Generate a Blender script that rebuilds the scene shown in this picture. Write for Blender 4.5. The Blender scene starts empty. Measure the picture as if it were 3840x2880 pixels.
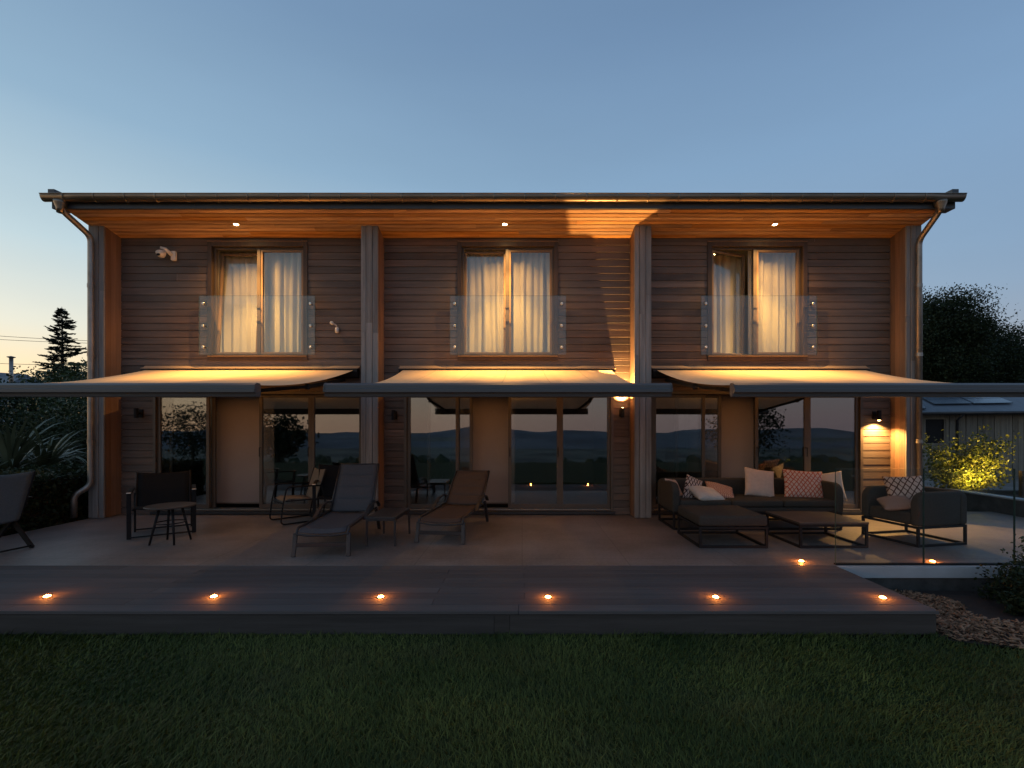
import bpy, bmesh, math, random
import numpy as np
from mathutils import Vector, Matrix
random.seed(7)
R = math.radians
# ------------------------------------------------------------------ camera, sky, exposure
SC = bpy.context.scene
COL = SC.collection
F, CX, CY, EYE = 1736.0, 1958.0, 1606.0, 1.52      # focal length / principal point in photo pixels, eye height over the terrace
cam_d = bpy.data.cameras.new("camera")
cam = bpy.data.objects.new("camera", cam_d); COL.objects.link(cam)
cam_d.sensor_width = 36; cam_d.lens = 36 * F / 3840
cam_d.shift_x = -(CX - 1920) / 3840; cam_d.shift_y = (CY - 1440) / 3840
cam_d.clip_start = 0.05; cam_d.clip_end = 20000
cam.location = (0, 0, EYE); cam.rotation_euler = (R(90), 0, 0)
SC.camera = cam
W = bpy.data.worlds.new("World"); SC.world = W; W.use_nodes = True
wn, wl = W.node_tree.nodes, W.node_tree.links
wn.clear()
sky = wn.new('ShaderNodeTexSky'); sky.sky_type = 'NISHITA'; sky.sun_disc = False
SUN_EL, SUN_ROT = R(1.0), R(-78)
sky.sun_elevation = SUN_EL; sky.sun_rotation = SUN_ROT
sky.altitude = 100; sky.air_density = 1.0; sky.dust_density = 0.6; sky.ozone_density = 2.0
# dusk: an afterglow that fades with height and with the angle away from the sunset, laid over the sky texture
def wmath(op, a, b=None):
    n = wn.new('ShaderNodeMath'); n.operation = op
    for i, q in enumerate((a, b)):
        if q is None: continue
        if isinstance(q, (int, float)): n.inputs[i].default_value = q
        else: wl.new(q, n.inputs[i])
    return n.outputs[0]
def wramp(fac, stops):
    n = wn.new('ShaderNodeValToRGB'); e = n.color_ramp.elements
    while len(e) < len(stops): e.new(.5)
    for i, (p, c) in enumerate(stops): e[i].position = p; e[i].color = (*c, 1)
    wl.new(fac, n.inputs[0]); return n.outputs[0]
def wmix(fac, a, b):
    n = wn.new('ShaderNodeMix'); n.data_type = 'RGBA'
    for sck, q in ((n.inputs[0], fac), (n.inputs[6], a), (n.inputs[7], b)):
        if isinstance(q, float): sck.default_value = q
        else: wl.new(q, sck)
    return n.outputs[2]
wtc = wn.new('ShaderNodeTexCoord'); wsp = wn.new('ShaderNodeSeparateXYZ'); wl.new(wtc.outputs['Generated'], wsp.inputs[0])
elev = wmath('DIVIDE', wmath('ARCSINE', wsp.outputs[2]), math.pi / 2)
hor = wmath('SQRT', wmath('ADD', wmath('MULTIPLY', wsp.outputs[0], wsp.outputs[0]), wmath('MULTIPLY', wsp.outputs[1], wsp.outputs[1])))
sx_, sy_ = math.sin(SUN_ROT), math.cos(SUN_ROT)
az = wmath('DIVIDE', wmath('ADD', wmath('MULTIPLY', wsp.outputs[0], sx_), wmath('MULTIPLY', wsp.outputs[1], sy_)), wmath('MAXIMUM', hor, .02))
azf = wmath('ADD', wmath('MULTIPLY', az, .5), .5)
sunward = wramp(elev, [(0.0, (1.0, .62, .31)), (.055, (.98, .75, .44)), (.10, (.80, .76, .61)), (.18, (.52, .64, .66)), (.30, (.27, .41, .53)), (.44, (.178, .287, .43)), (1.0, (.09, .16, .28))])
away = wramp(elev, [(0.0, (.25, .24, .31)), (.06, (.21, .25, .36)), (.14, (.17, .27, .43)), (.30, (.185, .305, .485)), (.45, (.128, .217, .368)), (1.0, (.07, .145, .26))])
dusk = wmix(wmath('POWER', azf, 1.35), away, sunward)
whz = wn.new('ShaderNodeTexNoise'); whz.inputs['Scale'].default_value = 1.6; whz.inputs['Detail'].default_value = 4
wmp = wn.new('ShaderNodeMapping'); wmp.inputs['Scale'].default_value = (1, 1, 5); wl.new(wtc.outputs['Generated'], wmp.inputs[0]); wl.new(wmp.outputs[0], whz.inputs['Vector'])
whs = wn.new('ShaderNodeVectorMath'); whs.operation = 'SCALE'; wl.new(dusk, whs.inputs[0]); wl.new(wmath('ADD', wmath('MULTIPLY', whz.outputs[0], .16), .92), whs.inputs['Scale']); dusk = whs.outputs[0]
nsc = wn.new('ShaderNodeVectorMath'); nsc.operation = 'SCALE'; wl.new(sky.outputs[0], nsc.inputs[0]); nsc.inputs['Scale'].default_value = .4
tot = wmix(.82, nsc.outputs[0], dusk)
bg = wn.new('ShaderNodeBackground'); bg.inputs[1].default_value = 1.13
wo = wn.new('ShaderNodeOutputWorld')
wl.new(tot, bg.inputs[0]); wl.new(bg.outputs[0], wo.inputs[0])
SC.view_settings.view_transform = 'Standard'; SC.view_settings.look = 'None'
SC.view_settings.exposure = 0.12; SC.view_settings.gamma = 1.0
cy = SC.cycles
cy.use_denoising = True
try:
    cy.denoiser = 'OPENIMAGEDENOISE'; cy.denoising_input_passes = 'RGB_ALBEDO_NORMAL'
except Exception: pass
cy.max_bounces = 10; cy.diffuse_bounces = 5; cy.glossy_bounces = 5; cy.transmission_bounces = 6; cy.transparent_max_bounces = 24
cy.caustics_reflective = False; cy.caustics_refractive = False
cy.sample_clamp_indirect = 6.0; cy.blur_glossy = 0.3
WARM = (1.0, 0.50, 0.17)

# ------------------------------------------------------------------ measuring helpers (photo pixel -> metres in the world)
def X(sx, y): return (sx - CX) * y / F
def Zh(sy, y): return EYE + (CY - sy) * y / F
def fl(sx, sy, z=0.0):
    y = (EYE - z) * F / (sy - CY)
    return Vector((X(sx, y), y, z))

# ------------------------------------------------------------------ mesh helpers
class MB:
    def __init__(self): self.v = []; self.f = []
    def add(self, vs, fs):
        o = len(self.v); self.v += [tuple(p) for p in vs]; self.f += [tuple(i + o for i in q) for q in fs]; return self
    def box(self, x0, x1, y0, y1, z0, z1, M=None):
        vs = [Vector((x, y, z)) for z in (z0, z1) for y in (y0, y1) for x in (x0, x1)]
        if M is not None: vs = [M @ p for p in vs]
        return self.add(vs, [(0, 2, 3, 1), (4, 5, 7, 6), (0, 1, 5, 4), (2, 6, 7, 3), (0, 4, 6, 2), (1, 3, 7, 5)])
    def bar(self, a, b, w, h, up=(0, 0, 1)):
        a, b = Vector(a), Vector(b); d = (b - a).normalized(); u = Vector(up)
        s = d.cross(u)
        if s.length < 1e-4: s = d.cross(Vector((0, 1, 0)))
        s.normalize(); t = s.cross(d).normalized()
        vs = []
        for p in (a, b):
            for i, j in ((-1, -1), (1, -1), (1, 1), (-1, 1)): vs.append(p + s * (i * w / 2) + t * (j * h / 2))
        return self.add(vs, [(0, 1, 2, 3), (7, 6, 5, 4), (0, 4, 5, 1), (1, 5, 6, 2), (2, 6, 7, 3), (3, 7, 4, 0)])
    def tube(self, path, r, n=10, closed=False, caps=True):
        P = [Vector(p) for p in path]; m = len(P); rr = r if isinstance(r, (list, tuple)) else [r] * m
        T = []
        for i in range(m):
            a = P[(i - 1) % m] if (closed or i > 0) else P[0]; b = P[(i + 1) % m] if (closed or i < m - 1) else P[-1]
            T.append((b - a).normalized())
        ref = Vector((0, 0, 1)) if abs(T[0].z) < 0.9 else Vector((1, 0, 0))
        N = T[0].cross(ref).normalized(); vs = []
        for i in range(m):
            N = (N - T[i] * N.dot(T[i])).normalized(); B = T[i].cross(N)
            for k in range(n):
                a = 2 * math.pi * k / n; vs.append(P[i] + (N * math.cos(a) + B * math.sin(a)) * rr[i])
        fs = []
        for i in range(m if closed else m - 1):
            j = (i + 1) % m
            for k in range(n):
                l = (k + 1) % n; fs.append((i * n + k, i * n + l, j * n + l, j * n + k))
        if caps and not closed: fs += [tuple(range(n))[::-1], tuple((m - 1) * n + k for k in range(n))]
        return self.add(vs, fs)
    def lathe(self, prof, c=(0, 0, 0), n=24, M=None):
        vs = []
        for r, z in prof:
            for k in range(n):
                a = 2 * math.pi * k / n; p = Vector((r * math.cos(a), r * math.sin(a), z))
                if M is not None: p = M @ p
                vs.append(p + Vector(c))
        fs = []
        for i in range(len(prof) - 1):
            for k in range(n):
                l = (k + 1) % n; fs.append((i * n + k, i * n + l, (i + 1) * n + l, (i + 1) * n + k))
        fs += [tuple(range(n))[::-1], tuple((len(prof) - 1) * n + k for k in range(n))]
        return self.add(vs, fs)
    def prism(self, poly, a0, a1, axis='x'):
        n = len(poly)
        def mk(a, p): return {'x': (a, p[0], p[1]), 'y': (p[0], a, p[1]), 'z': (p[0], p[1], a)}[axis]
        return self.add([mk(a, p) for a in (a0, a1) for p in poly],
                        [tuple(range(n))[::-1], tuple(range(n, 2 * n))] + [(i, (i + 1) % n, n + (i + 1) % n, n + i) for i in range(n)])
    def strip(self, rows):          # a grid from rows of points
        n = len(rows[0]); vs = [p for r in rows for p in r]
        return self.add(vs, [(i * n + k, i * n + k + 1, (i + 1) * n + k + 1, (i + 1) * n + k) for i in range(len(rows) - 1) for k in range(n - 1)])
    def build(self, name, mat, parent=None, smooth=False, bevel=0, seg=2, solid=0, subsurf=0, fix=True):
        me = bpy.data.meshes.new(name)
        off = world_loc(parent) if (parent is not None and parent.get('_abs')) else Vector((0, 0, 0))
        me.from_pydata([tuple(Vector(p) - off) for p in self.v], [], self.f)
        if fix:
            b = bmesh.new(); b.from_mesh(me); bmesh.ops.recalc_face_normals(b, faces=b.faces); b.to_mesh(me); b.free()
        return link(name, me, mat, parent, smooth, bevel, seg, solid, subsurf)
def world_loc(o):
    v = Vector((0, 0, 0))
    while o is not None: v += Vector(o.location); o = o.parent
    return v
def link(name, me, mat, parent=None, smooth=False, bevel=0, seg=2, solid=0, subsurf=0):
    o = bpy.data.objects.new(name, me); COL.objects.link(o)
    if mat: me.materials.append(mat)
    if smooth: me.polygons.foreach_set('use_smooth', [True] * len(me.polygons))
    if solid:
        m = o.modifiers.new('solid', 'SOLIDIFY'); m.thickness = solid; m.offset = 0
    if bevel:
        m = o.modifiers.new('bevel', 'BEVEL'); m.width = bevel; m.segments = seg; m.limit_method = 'ANGLE'; m.angle_limit = R(35); m.harden_normals = False
    if subsurf:
        m = o.modifiers.new('sub', 'SUBSURF'); m.levels = subsurf; m.render_levels = subsurf
    if parent is not None:
        o.parent = parent
        if parent.get('_abs'): o['_abs'] = 1
    return o
def tag(o, label=None, cat=None, group=None, kind=None):
    for k, v in (('label', label), ('category', cat), ('group', group), ('kind', kind)):
        if v: o[k] = v
    return o
def thing(name, label, cat, loc=(0, 0, 0), rz=0, group=None, absolute=False):
    o = bpy.data.objects.new(name, None); COL.objects.link(o); o.location = loc; o.rotation_euler = (0, 0, rz)
    o.empty_display_size = .2
    if absolute: o['_abs'] = 1                       # children are written in world coordinates
    return tag(o, label, cat, group)
def copy_tree(o, parent=None):
    c = o.copy(); COL.objects.link(c)
    if parent is not None: c.parent = parent
    for ch in list(o.children): copy_tree(ch, c)
    return c
def raw_mesh(name, V, quads, mat, parent=None, smooth=False, tris=None):
    me = bpy.data.meshes.new(name)
    V = np.asarray(V, dtype=np.float32); fs = np.asarray(quads if tris is None else tris, dtype=np.int32); k = fs.shape[1]
    me.vertices.add(len(V)); me.vertices.foreach_set('co', V.ravel())
    me.loops.add(fs.size); me.loops.foreach_set('vertex_index', fs.ravel())
    me.polygons.add(len(fs)); me.polygons.foreach_set('loop_start', np.arange(0, fs.size, k, dtype=np.int32))
    me.polygons.foreach_set('loop_total', np.full(len(fs), k, dtype=np.int32))
    me.update(calc_edges=True); me.validate()
    return link(name, me, mat, parent, smooth)

# ------------------------------------------------------------------ materials
def mat_new(name):
    m = bpy.data.materials.new(name); m.use_nodes = True; nt = m.node_tree
    return m, nt, nt.nodes, nt.links, nt.nodes['Principled BSDF']
def nd(nt, t, **kw):
    n = nt.nodes.new(t)
    for k, v in kw.items(): setattr(n, k, v)
    return n
def mth(nt, op, a, b=None, c=None):
    n = nd(nt, 'ShaderNodeMath', operation=op)
    for i, q in enumerate((a, b, c)):
        if q is None: continue
        if isinstance(q, (int, float)): n.inputs[i].default_value = q
        else: nt.links.new(q, n.inputs[i])
    return n.outputs[0]
def ramp(nt, fac, stops):
    n = nd(nt, 'ShaderNodeValToRGB'); e = n.color_ramp.elements
    while len(e) < len(stops): e.new(0.5)
    for i, (p, c) in enumerate(stops): e[i].position = p; e[i].color = (*c, 1)
    nt.links.new(fac, n.inputs[0]); return n.outputs[0]
def mixc(nt, fac, a, b, mode='MIX'):
    n = nd(nt, 'ShaderNodeMix', data_type='RGBA', blend_type=mode)
    for s, q in ((n.inputs[0], fac), (n.inputs[6], a), (n.inputs[7], b)):
        if isinstance(q, (int, float)): s.default_value = q
        elif isinstance(q, tuple): s.default_value = (*q, 1)
        else: nt.links.new(q, s)
    return n.outputs[2]
def coords(nt, scale=(1, 1, 1), src='Object'):
    tc = nd(nt, 'ShaderNodeTexCoord'); mp = nd(nt, 'ShaderNodeMapping'); mp.inputs['Scale'].default_value = scale
    nt.links.new(tc.outputs[src], mp.inputs[0]); return mp.outputs[0]
def noise(nt, vec, scale=5, detail=4, rough=.55, out=0):
    n = nd(nt, 'ShaderNodeTexNoise'); n.inputs['Scale'].default_value = scale; n.inputs['Detail'].default_value = detail; n.inputs['Roughness'].default_value = rough
    nt.links.new(vec, n.inputs['Vector']); return n.outputs[out]
def bump(nt, b, h, strength=.3, dist=.01):
    n = nd(nt, 'ShaderNodeBump'); n.inputs['Strength'].default_value = strength; n.inputs['Distance'].default_value = dist
    nt.links.new(h, n.inputs['Height']); nt.links.new(n.outputs[0], b.inputs['Normal'])
def plain(name, col, rough=.5, metal=0, var=.15, nscale=8, bumps=0.0, spec=.5, stretch=(1, 1, 1)):
    m, nt, ns, ls, b = mat_new(name)
    v = coords(nt, stretch); f = noise(nt, v, nscale, 6, .6)
    lo = tuple(c * (1 - var) for c in col); hi = tuple(min(1, c * (1 + var)) for c in col)
    ls.new(ramp(nt, f, [(.3, lo), (.7, hi)]), b.inputs['Base Color'])
    b.inputs['Roughness'].default_value = rough; b.inputs['Metallic'].default_value = metal; b.inputs['Specular IOR Level'].default_value = spec
    if bumps: bump(nt, b, noise(nt, v, nscale * 6, 4), bumps, .004)
    return m
def wood(name, dark, light, along='x', pitch=.125, axis='z', z0=0.0, rough=.65, grey=None, spec=.35, vary=.55, contrast=1.0):
    """boards: a shade per board (from its row number, or per mesh island), grain stretched along the board, worn patches"""
    m, nt, ns, ls, b = mat_new(name)
    tc = nd(nt, 'ShaderNodeTexCoord'); sp = nd(nt, 'ShaderNodeSeparateXYZ'); ls.new(tc.outputs['Object'], sp.inputs[0])
    ge = nd(nt, 'ShaderNodeNewGeometry'); rnd = ge.outputs['Random Per Island']
    offs = mth(nt, 'MULTIPLY', rnd, 37.0)
    st = {'x': (.75, 17, 17), 'y': (17, .75, 17), 'z': (17, 17, .75)}[along]
    cb = nd(nt, 'ShaderNodeCombineXYZ')
    for i, k in enumerate('XYZ'): ls.new(mth(nt, 'ADD', mth(nt, 'MULTIPLY', sp.outputs[k], st[i]), offs), cb.inputs[i])
    g = noise(nt, cb.outputs[0], 1.0, 8, .66)
    fine = noise(nt, cb.outputs[0], 5.0, 4, .7)
    g2 = mth(nt, 'ADD', mth(nt, 'MULTIPLY', g, .72), mth(nt, 'MULTIPLY', fine, .28))
    col = ramp(nt, g2, [(.5 - .17 / contrast, dark), (.5 + .2 / contrast, light)])
    shade = mth(nt, 'ADD', mth(nt, 'MULTIPLY', rnd, vary), 1 - vary * .5)
    hs = nd(nt, 'ShaderNodeHueSaturation'); ls.new(col, hs.inputs['Color']); ls.new(shade, hs.inputs['Value'])
    ls.new(mth(nt, 'ADD', mth(nt, 'MULTIPLY', mth(nt, 'FRACT', mth(nt, 'MULTIPLY', rnd, 7.3)), .35), .8), hs.inputs['Saturation'])
    out = hs.outputs[0]
    if grey:
        w = noise(nt, tc.outputs['Object'], .55, 5, .6)
        wf = nd(nt, 'ShaderNodeMapRange'); ls.new(w, wf.inputs[0]); wf.inputs[1].default_value = .38; wf.inputs[2].default_value = .66
        out = mixc(nt, mth(nt, 'MULTIPLY', wf.outputs[0], .75), out, mixc(nt, g2, tuple(c * .6 for c in grey), grey))
    ls.new(out, b.inputs['Base Color'])
    ls.new(mth(nt, 'ADD', mth(nt, 'MULTIPLY', g2, .3), rough - .15), b.inputs['Roughness'])
    b.inputs['Specular IOR Level'].default_value = spec
    bump(nt, b, g2, .35, .004)
    return m
def glass(name, r0, tint=(1, 1, 1), rough=0.0, dirt=0.0):
    """thin sheet: clear, with an angle-dependent mirror reflection on both faces"""
    m = bpy.data.materials.new(name); m.use_nodes = True; nt = m.node_tree; nt.nodes.clear(); ls = nt.links
    ge = nd(nt, 'ShaderNodeNewGeometry'); dp = nd(nt, 'ShaderNodeVectorMath', operation='DOT_PRODUCT')
    ls.new(ge.outputs['Normal'], dp.inputs[0]); ls.new(ge.outputs['Incoming'], dp.inputs[1])
    c = mth(nt, 'POWER', mth(nt, 'SUBTRACT', 1.0, mth(nt, 'ABSOLUTE', dp.outputs['Value'])), 5.0)
    fac = mth(nt, 'ADD', mth(nt, 'MULTIPLY', c, 1 - r0), r0)
    tr = nd(nt, 'ShaderNodeBsdfTransparent'); tr.inputs[0].default_value = (*tint, 1)
    gl = nd(nt, 'ShaderNodeBsdfGlossy'); gl.inputs['Roughness'].default_value = rough; gl.inputs[0].default_value = (1, 1, 1, 1)
    mx = nd(nt, 'ShaderNodeMixShader'); ls.new(fac, mx.inputs[0]); ls.new(tr.outputs[0], mx.inputs[1]); ls.new(gl.outputs[0], mx.inputs[2])
    out = mx.outputs[0]
    if dirt:
        df = nd(nt, 'ShaderNodeBsdfDiffuse'); df.inputs[0].default_value = (.6, .63, .66, 1)
        mx2 = nd(nt, 'ShaderNodeMixShader'); mx2.inputs[0].default_value = dirt
        ls.new(out, mx2.inputs[1]); ls.new(df.outputs[0], mx2.inputs[2]); out = mx2.outputs[0]
    o = nd(nt, 'ShaderNodeOutputMaterial'); ls.new(out, o.inputs[0])
    return m
def emis(name, col, s):
    m, nt, ns, ls, b = mat_new(name); b.inputs['Base Color'].default_value = (*col, 1)
    b.inputs['Emission Color'].default_value = (*col, 1); b.inputs['Emission Strength'].default_value = s; return m
def fabric_tl(name, col, trans=.35, rough=.9, var=.06, stretch=(1, 1, 1), nscale=4, weave=True):
    m, nt, ns, ls, b = mat_new(name); nt.nodes.remove(b)
    v = coords(nt, stretch); f = noise(nt, v, nscale, 5, .6)
    c = ramp(nt, f, [(.3, tuple(q * (1 - var) for q in col)), (.7, tuple(min(1, q * (1 + var)) for q in col))])
    d = nd(nt, 'ShaderNodeBsdfDiffuse'); t = nd(nt, 'ShaderNodeBsdfTranslucent'); mx = nd(nt, 'ShaderNodeMixShader')
    ls.new(c, d.inputs[0]); ls.new(c, t.inputs[0]); mx.inputs[0].default_value = trans
    ls.new(d.outputs[0], mx.inputs[1]); ls.new(t.outputs[0], mx.inputs[2]); ls.new(mx.outputs[0], nt.nodes['Material Output'].inputs[0])
    return m
def leafmat(name, a, b_, trans=.25, rough=.45, spec=.35):
    m, nt, ns, ls, b = mat_new(name)
    ge = nd(nt, 'ShaderNodeNewGeometry'); tc = nd(nt, 'ShaderNodeTexCoord')
    n = noise(nt, tc.outputs['Object'], 1.3, 3)
    f = mth(nt, 'ADD', mth(nt, 'MULTIPLY', ge.outputs['Random Per Island'], .7), mth(nt, 'MULTIPLY', n, .4))
    c = ramp(nt, f, [(.1, a), (.95, b_)])
    ls.new(c, b.inputs['Base Color']); b.inputs['Roughness'].default_value = rough; b.inputs['Specular IOR Level'].default_value = spec
    if trans:
        t = nd(nt, 'ShaderNodeBsdfTranslucent'); ls.new(c, t.inputs[0]); mx = nd(nt, 'ShaderNodeMixShader'); mx.inputs[0].default_value = trans
        ls.new(b.outputs[0], mx.inputs[1]); ls.new(t.outputs[0], mx.inputs[2]); ls.new(mx.outputs[0], nt.nodes['Material Output'].inputs[0])
    return m

M = {}
M['clad'] = wood('weathered cladding', (.056, .034, .025), (.178, .113, .084), 'x', grey=(.165, .138, .122), rough=.62, vary=.8, contrast=1.25)
M['soffit'] = wood('cedar soffit boards', (.23, .098, .040), (.70, .40, .19), 'x', rough=.55, contrast=1.1)
M['fin'] = wood('silvered vertical boards', (.155, .128, .115), (.34, .295, .27), 'z', grey=(.31, .285, .272), rough=.7, contrast=1.3)
M['fin_in'] = wood('sheltered vertical boards', (.14, .078, .05), (.25, .15, .098), 'z', rough=.65)
M['trim'] = wood('dark window surround', (.045, .026, .016), (.085, .052, .033), 'z', rough=.5)
M['alu'] = plain('bronze grey frame', (.085, .066, .052), .42, .0, .12, 3, spec=.5)
M['alu_edge'] = plain('oak inner frame', (.22, .145, .09), .45, 0, .12, 6, spec=.4, stretch=(6, 6, .6))
M['zinc'] = plain('dark zinc', (.075, .072, .075), .42, .7, .2, 4)
M['gutter'] = plain('warm tinted zinc gutter', (.26, .20, .15), .36, .85, .25, 3, stretch=(.4, 3, 3))  # zinc; the warm light it mirrors is put into its brown colour
M['pipe'] = plain('dull galvanised pipe', (.30, .26, .23), .42, .8, .2, 6)
M['fascia'] = plain('slate grey fascia', (.055, .062, .075), .5, 0, .15, 3, stretch=(.3, 4, 4))
M['black'] = plain('black powder coat', (.012, .012, .014), .6, 0, .2, 8, spec=.2)
M['darkmetal'] = plain('charcoal metal', (.03, .03, .034), .42, .2, .2, 8)
M['steel'] = plain('brushed steel', (.62, .60, .57), .28, 1, .1, 12)
M['white'] = plain('warm white plastic', (.72, .66, .58), .4, 0, .06, 8)
M['render'] = plain('pale grey render', (.36, .38, .40), .85, 0, .10, 3, .25)
M['stone'] = plain('dark stone', (.05, .048, .046), .85, 0, .5, 5, .6)
M['plaster'] = plain('interior plaster', (.45, .42, .38), .9, 0, .06, 2)
M['interior_floor'] = plain('interior floor', (.10, .075, .055), .45, 0, .2, 2, stretch=(1, 8, 1))
M['pane'] = glass('door pane', .155, (.76, .78, .78), rough=.012)
M['winpane'] = glass('window pane', .075, (.93, .94, .93))
M['balglass'] = glass('balcony glass', .04, (.94, .965, .96), dirt=.006)
M['balu'] = glass('balustrade glass', .025, (.95, .97, .97), dirt=.006)
M['glassedge'] = plain('glass edge', (.05, .085, .075), .2, 0, .1, 3)
M['hood'] = plain('bronze hood', (.26, .20, .15), .5, .0, .1, 3)
M['awn'] = fabric_tl('cream awning canvas', (.74, .575, .38), .22, stretch=(6, .5, 6), var=.07, nscale=1.2)
nt = M['awn'].node_tree; sp = nd(nt, 'ShaderNodeSeparateXYZ'); tc = nd(nt, 'ShaderNodeTexCoord'); nt.links.new(tc.outputs['Object'], sp.inputs[0])     # sewn seams between the cloth widths
sm_ = mth(nt, 'LESS_THAN', mth(nt, 'ABSOLUTE', mth(nt, 'SUBTRACT', mth(nt, 'FRACT', mth(nt, 'ADD', mth(nt, 'MULTIPLY', sp.outputs[0], 1 / .62), .5)), .5)), .012)
for n_ in nt.nodes:
    if n_.type in ('BSDF_DIFFUSE', 'BSDF_TRANSLUCENT'):
        src = n_.inputs[0].links[0].from_socket; nt.links.new(mixc(nt, mth(nt, 'MULTIPLY', sm_, .35), src, (.30, .24, .17)), n_.inputs[0])
M['bar'] = plain('anthracite awning bar', (.085, .085, .090), .45, .1, .08, 3, stretch=(.3, 1, 1))
M['curt'] = fabric_tl('cream curtain cloth', (.76, .71, .60), .2, stretch=(3, 3, .3), nscale=3)
M['blind'] = fabric_tl('taupe blind cloth', (.34, .295, .28), .05, nscale=2)
M['downlens'] = emis('warm lens', (1, .72, .35), 60)
M['decklens'] = emis('amber lens', (1, .42, .10), 55)
M['uplens'] = emis('warm lamp lens', (1, .62, .25), 40)
M['sofa'] = plain('charcoal upholstery', (.050, .046, .042), .9, 0, .14, 40, .35, spec=.2)
M['tabletop'] = plain('dark slate top', (.05, .044, .042), .45, 0, .25, 4)
M['sling_blue'] = plain('blue grey sling', (.085, .086, .096), .75, 0, .12, 60, .3, spec=.1)
M['sling_brown'] = plain('brown sling', (.074, .058, .054), .75, 0, .12, 60, .3, spec=.1)
M['sling_dark'] = plain('black sling', (.014, .015, .017), .75, 0, .12, 60, .3, spec=.1)
M['sling_tan'] = plain('tan woven sling', (.17, .145, .12), .75, 0, .15, 60, .3, spec=.3)
M['sling_pale'] = plain('pale blue sling', (.13, .165, .19), .75, 0, .12, 60, .3, spec=.1)
M['pil_pale'] = plain('pale pink cotton', (.55, .43, .38), .9, 0, .07, 20, .3, spec=.2)
M['pil_white'] = plain('off white cotton', (.58, .52, .48), .9, 0, .07, 20, .3, spec=.2)
M['bark'] = plain('tree bark', (.05, .04, .032), .9, 0, .4, 12, .6)

def lattice(name, ground, line, n=5.0, wid=.2, zig=0.0):
    m, nt, ns, ls, b = mat_new(name)
    tc = nd(nt, 'ShaderNodeTexCoord'); sp = nd(nt, 'ShaderNodeSeparateXYZ'); ls.new(tc.outputs['Generated'], sp.inputs[0])
    w = noise(nt, tc.outputs['Generated'], 3, 2); wob = mth(nt, 'MULTIPLY', mth(nt, 'SUBTRACT', w, .5), .12)
    u = mth(nt, 'MULTIPLY', mth(nt, 'ADD', sp.outputs[0], wob), n); v = mth(nt, 'MULTIPLY', mth(nt, 'ADD', sp.outputs[1], wob), n * .62)
    def ln(s):
        fr = mth(nt, 'FRACT', s); d = mth(nt, 'ABSOLUTE', mth(nt, 'SUBTRACT', fr, .5)); a = mth(nt, 'LESS_THAN', d, wid * .5)
        return a
    l1 = ln(mth(nt, 'ADD', u, v)); l2 = ln(mth(nt, 'SUBTRACT', u, v))
    zz = mth(nt, 'MULTIPLY', mth(nt, 'PINGPONG', v, .5), zig if zig else .9)
    l3 = ln(mth(nt, 'ADD', u, zz))
    a = mth(nt, 'MAXIMUM', l1, l2)
    if zig: a = mth(nt, 'MAXIMUM', l3, l1)
    ls.new(mixc(nt, a, ground, line), b.inputs['Base Color']); b.inputs['Roughness'].default_value = .9; b.inputs['Specular IOR Level'].default_value = .2
    return m
M['pil_red'] = lattice('red lattice cotton', (.55, .43, .39), (.40, .085, .05), 9, .24)
M['pil_dark'] = lattice('dark lattice cotton', (.55, .45, .41), (.06, .03, .03), 6, .25)
M['pil_zig'] = lattice('rust zigzag cotton', (.52, .36, .29), (.30, .13, .10), 14, .35, .8)
M['pil_brown'] = lattice('brown trellis cotton', (.55, .44, .39), (.075, .030, .025), 6, .2)
M['pil_small'] = lattice('fine brown print cotton', (.48, .38, .33), (.10, .055, .05), 14, .4, .8)

def m_terrace():
    m, nt, ns, ls, b = mat_new('porcelain terrace tile')
    tc = nd(nt, 'ShaderNodeTexCoord'); v = tc.outputs['Object']
    n1 = noise(nt, v, .8, 6, .6); n2 = noise(nt, v, 26, 5, .65)
    f = mth(nt, 'ADD', mth(nt, 'MULTIPLY', n1, .6), mth(nt, 'MULTIPLY', n2, .4))
    c = ramp(nt, f, [(.40, (.122, .104, .096)), (.60, (.236, .205, .190))])
    br = nd(nt, 'ShaderNodeTexBrick'); br.offset = 0.0; ls.new(v, br.inputs['Vector'])
    br.inputs['Scale'].default_value = 1; br.inputs['Brick Width'].default_value = 1.2; br.inputs['Row Height'].default_value = .9; br.inputs['Mortar Size'].default_value = .004
    br.inputs['Color1'].default_value = (.95, .95, .95, 1); br.inputs['Color2'].default_value = (1.05, 1.05, 1.05, 1); br.inputs['Mortar'].default_value = (.55, .55, .55, 1)
    ls.new(mixc(nt, 1.0, c, br.outputs[0], 'MULTIPLY'), b.inputs['Base Color'])
    ls.new(mth(nt, 'ADD', mth(nt, 'MULTIPLY', n2, .2), .42), b.inputs['Roughness']); bump(nt, b, n2, .12, .003)
    return m
M['terrace'] = m_terrace()
M['deck'] = wood('charcoal composite deck boards', (.080, .069, .067), (.124, .108, .104), 'x', rough=.78, spec=.15, vary=.25)
M['riser'] = wood('deck fascia boards', (.050, .043, .039), (.086, .075, .069), 'x', rough=.7, spec=.12, vary=.2)
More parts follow.
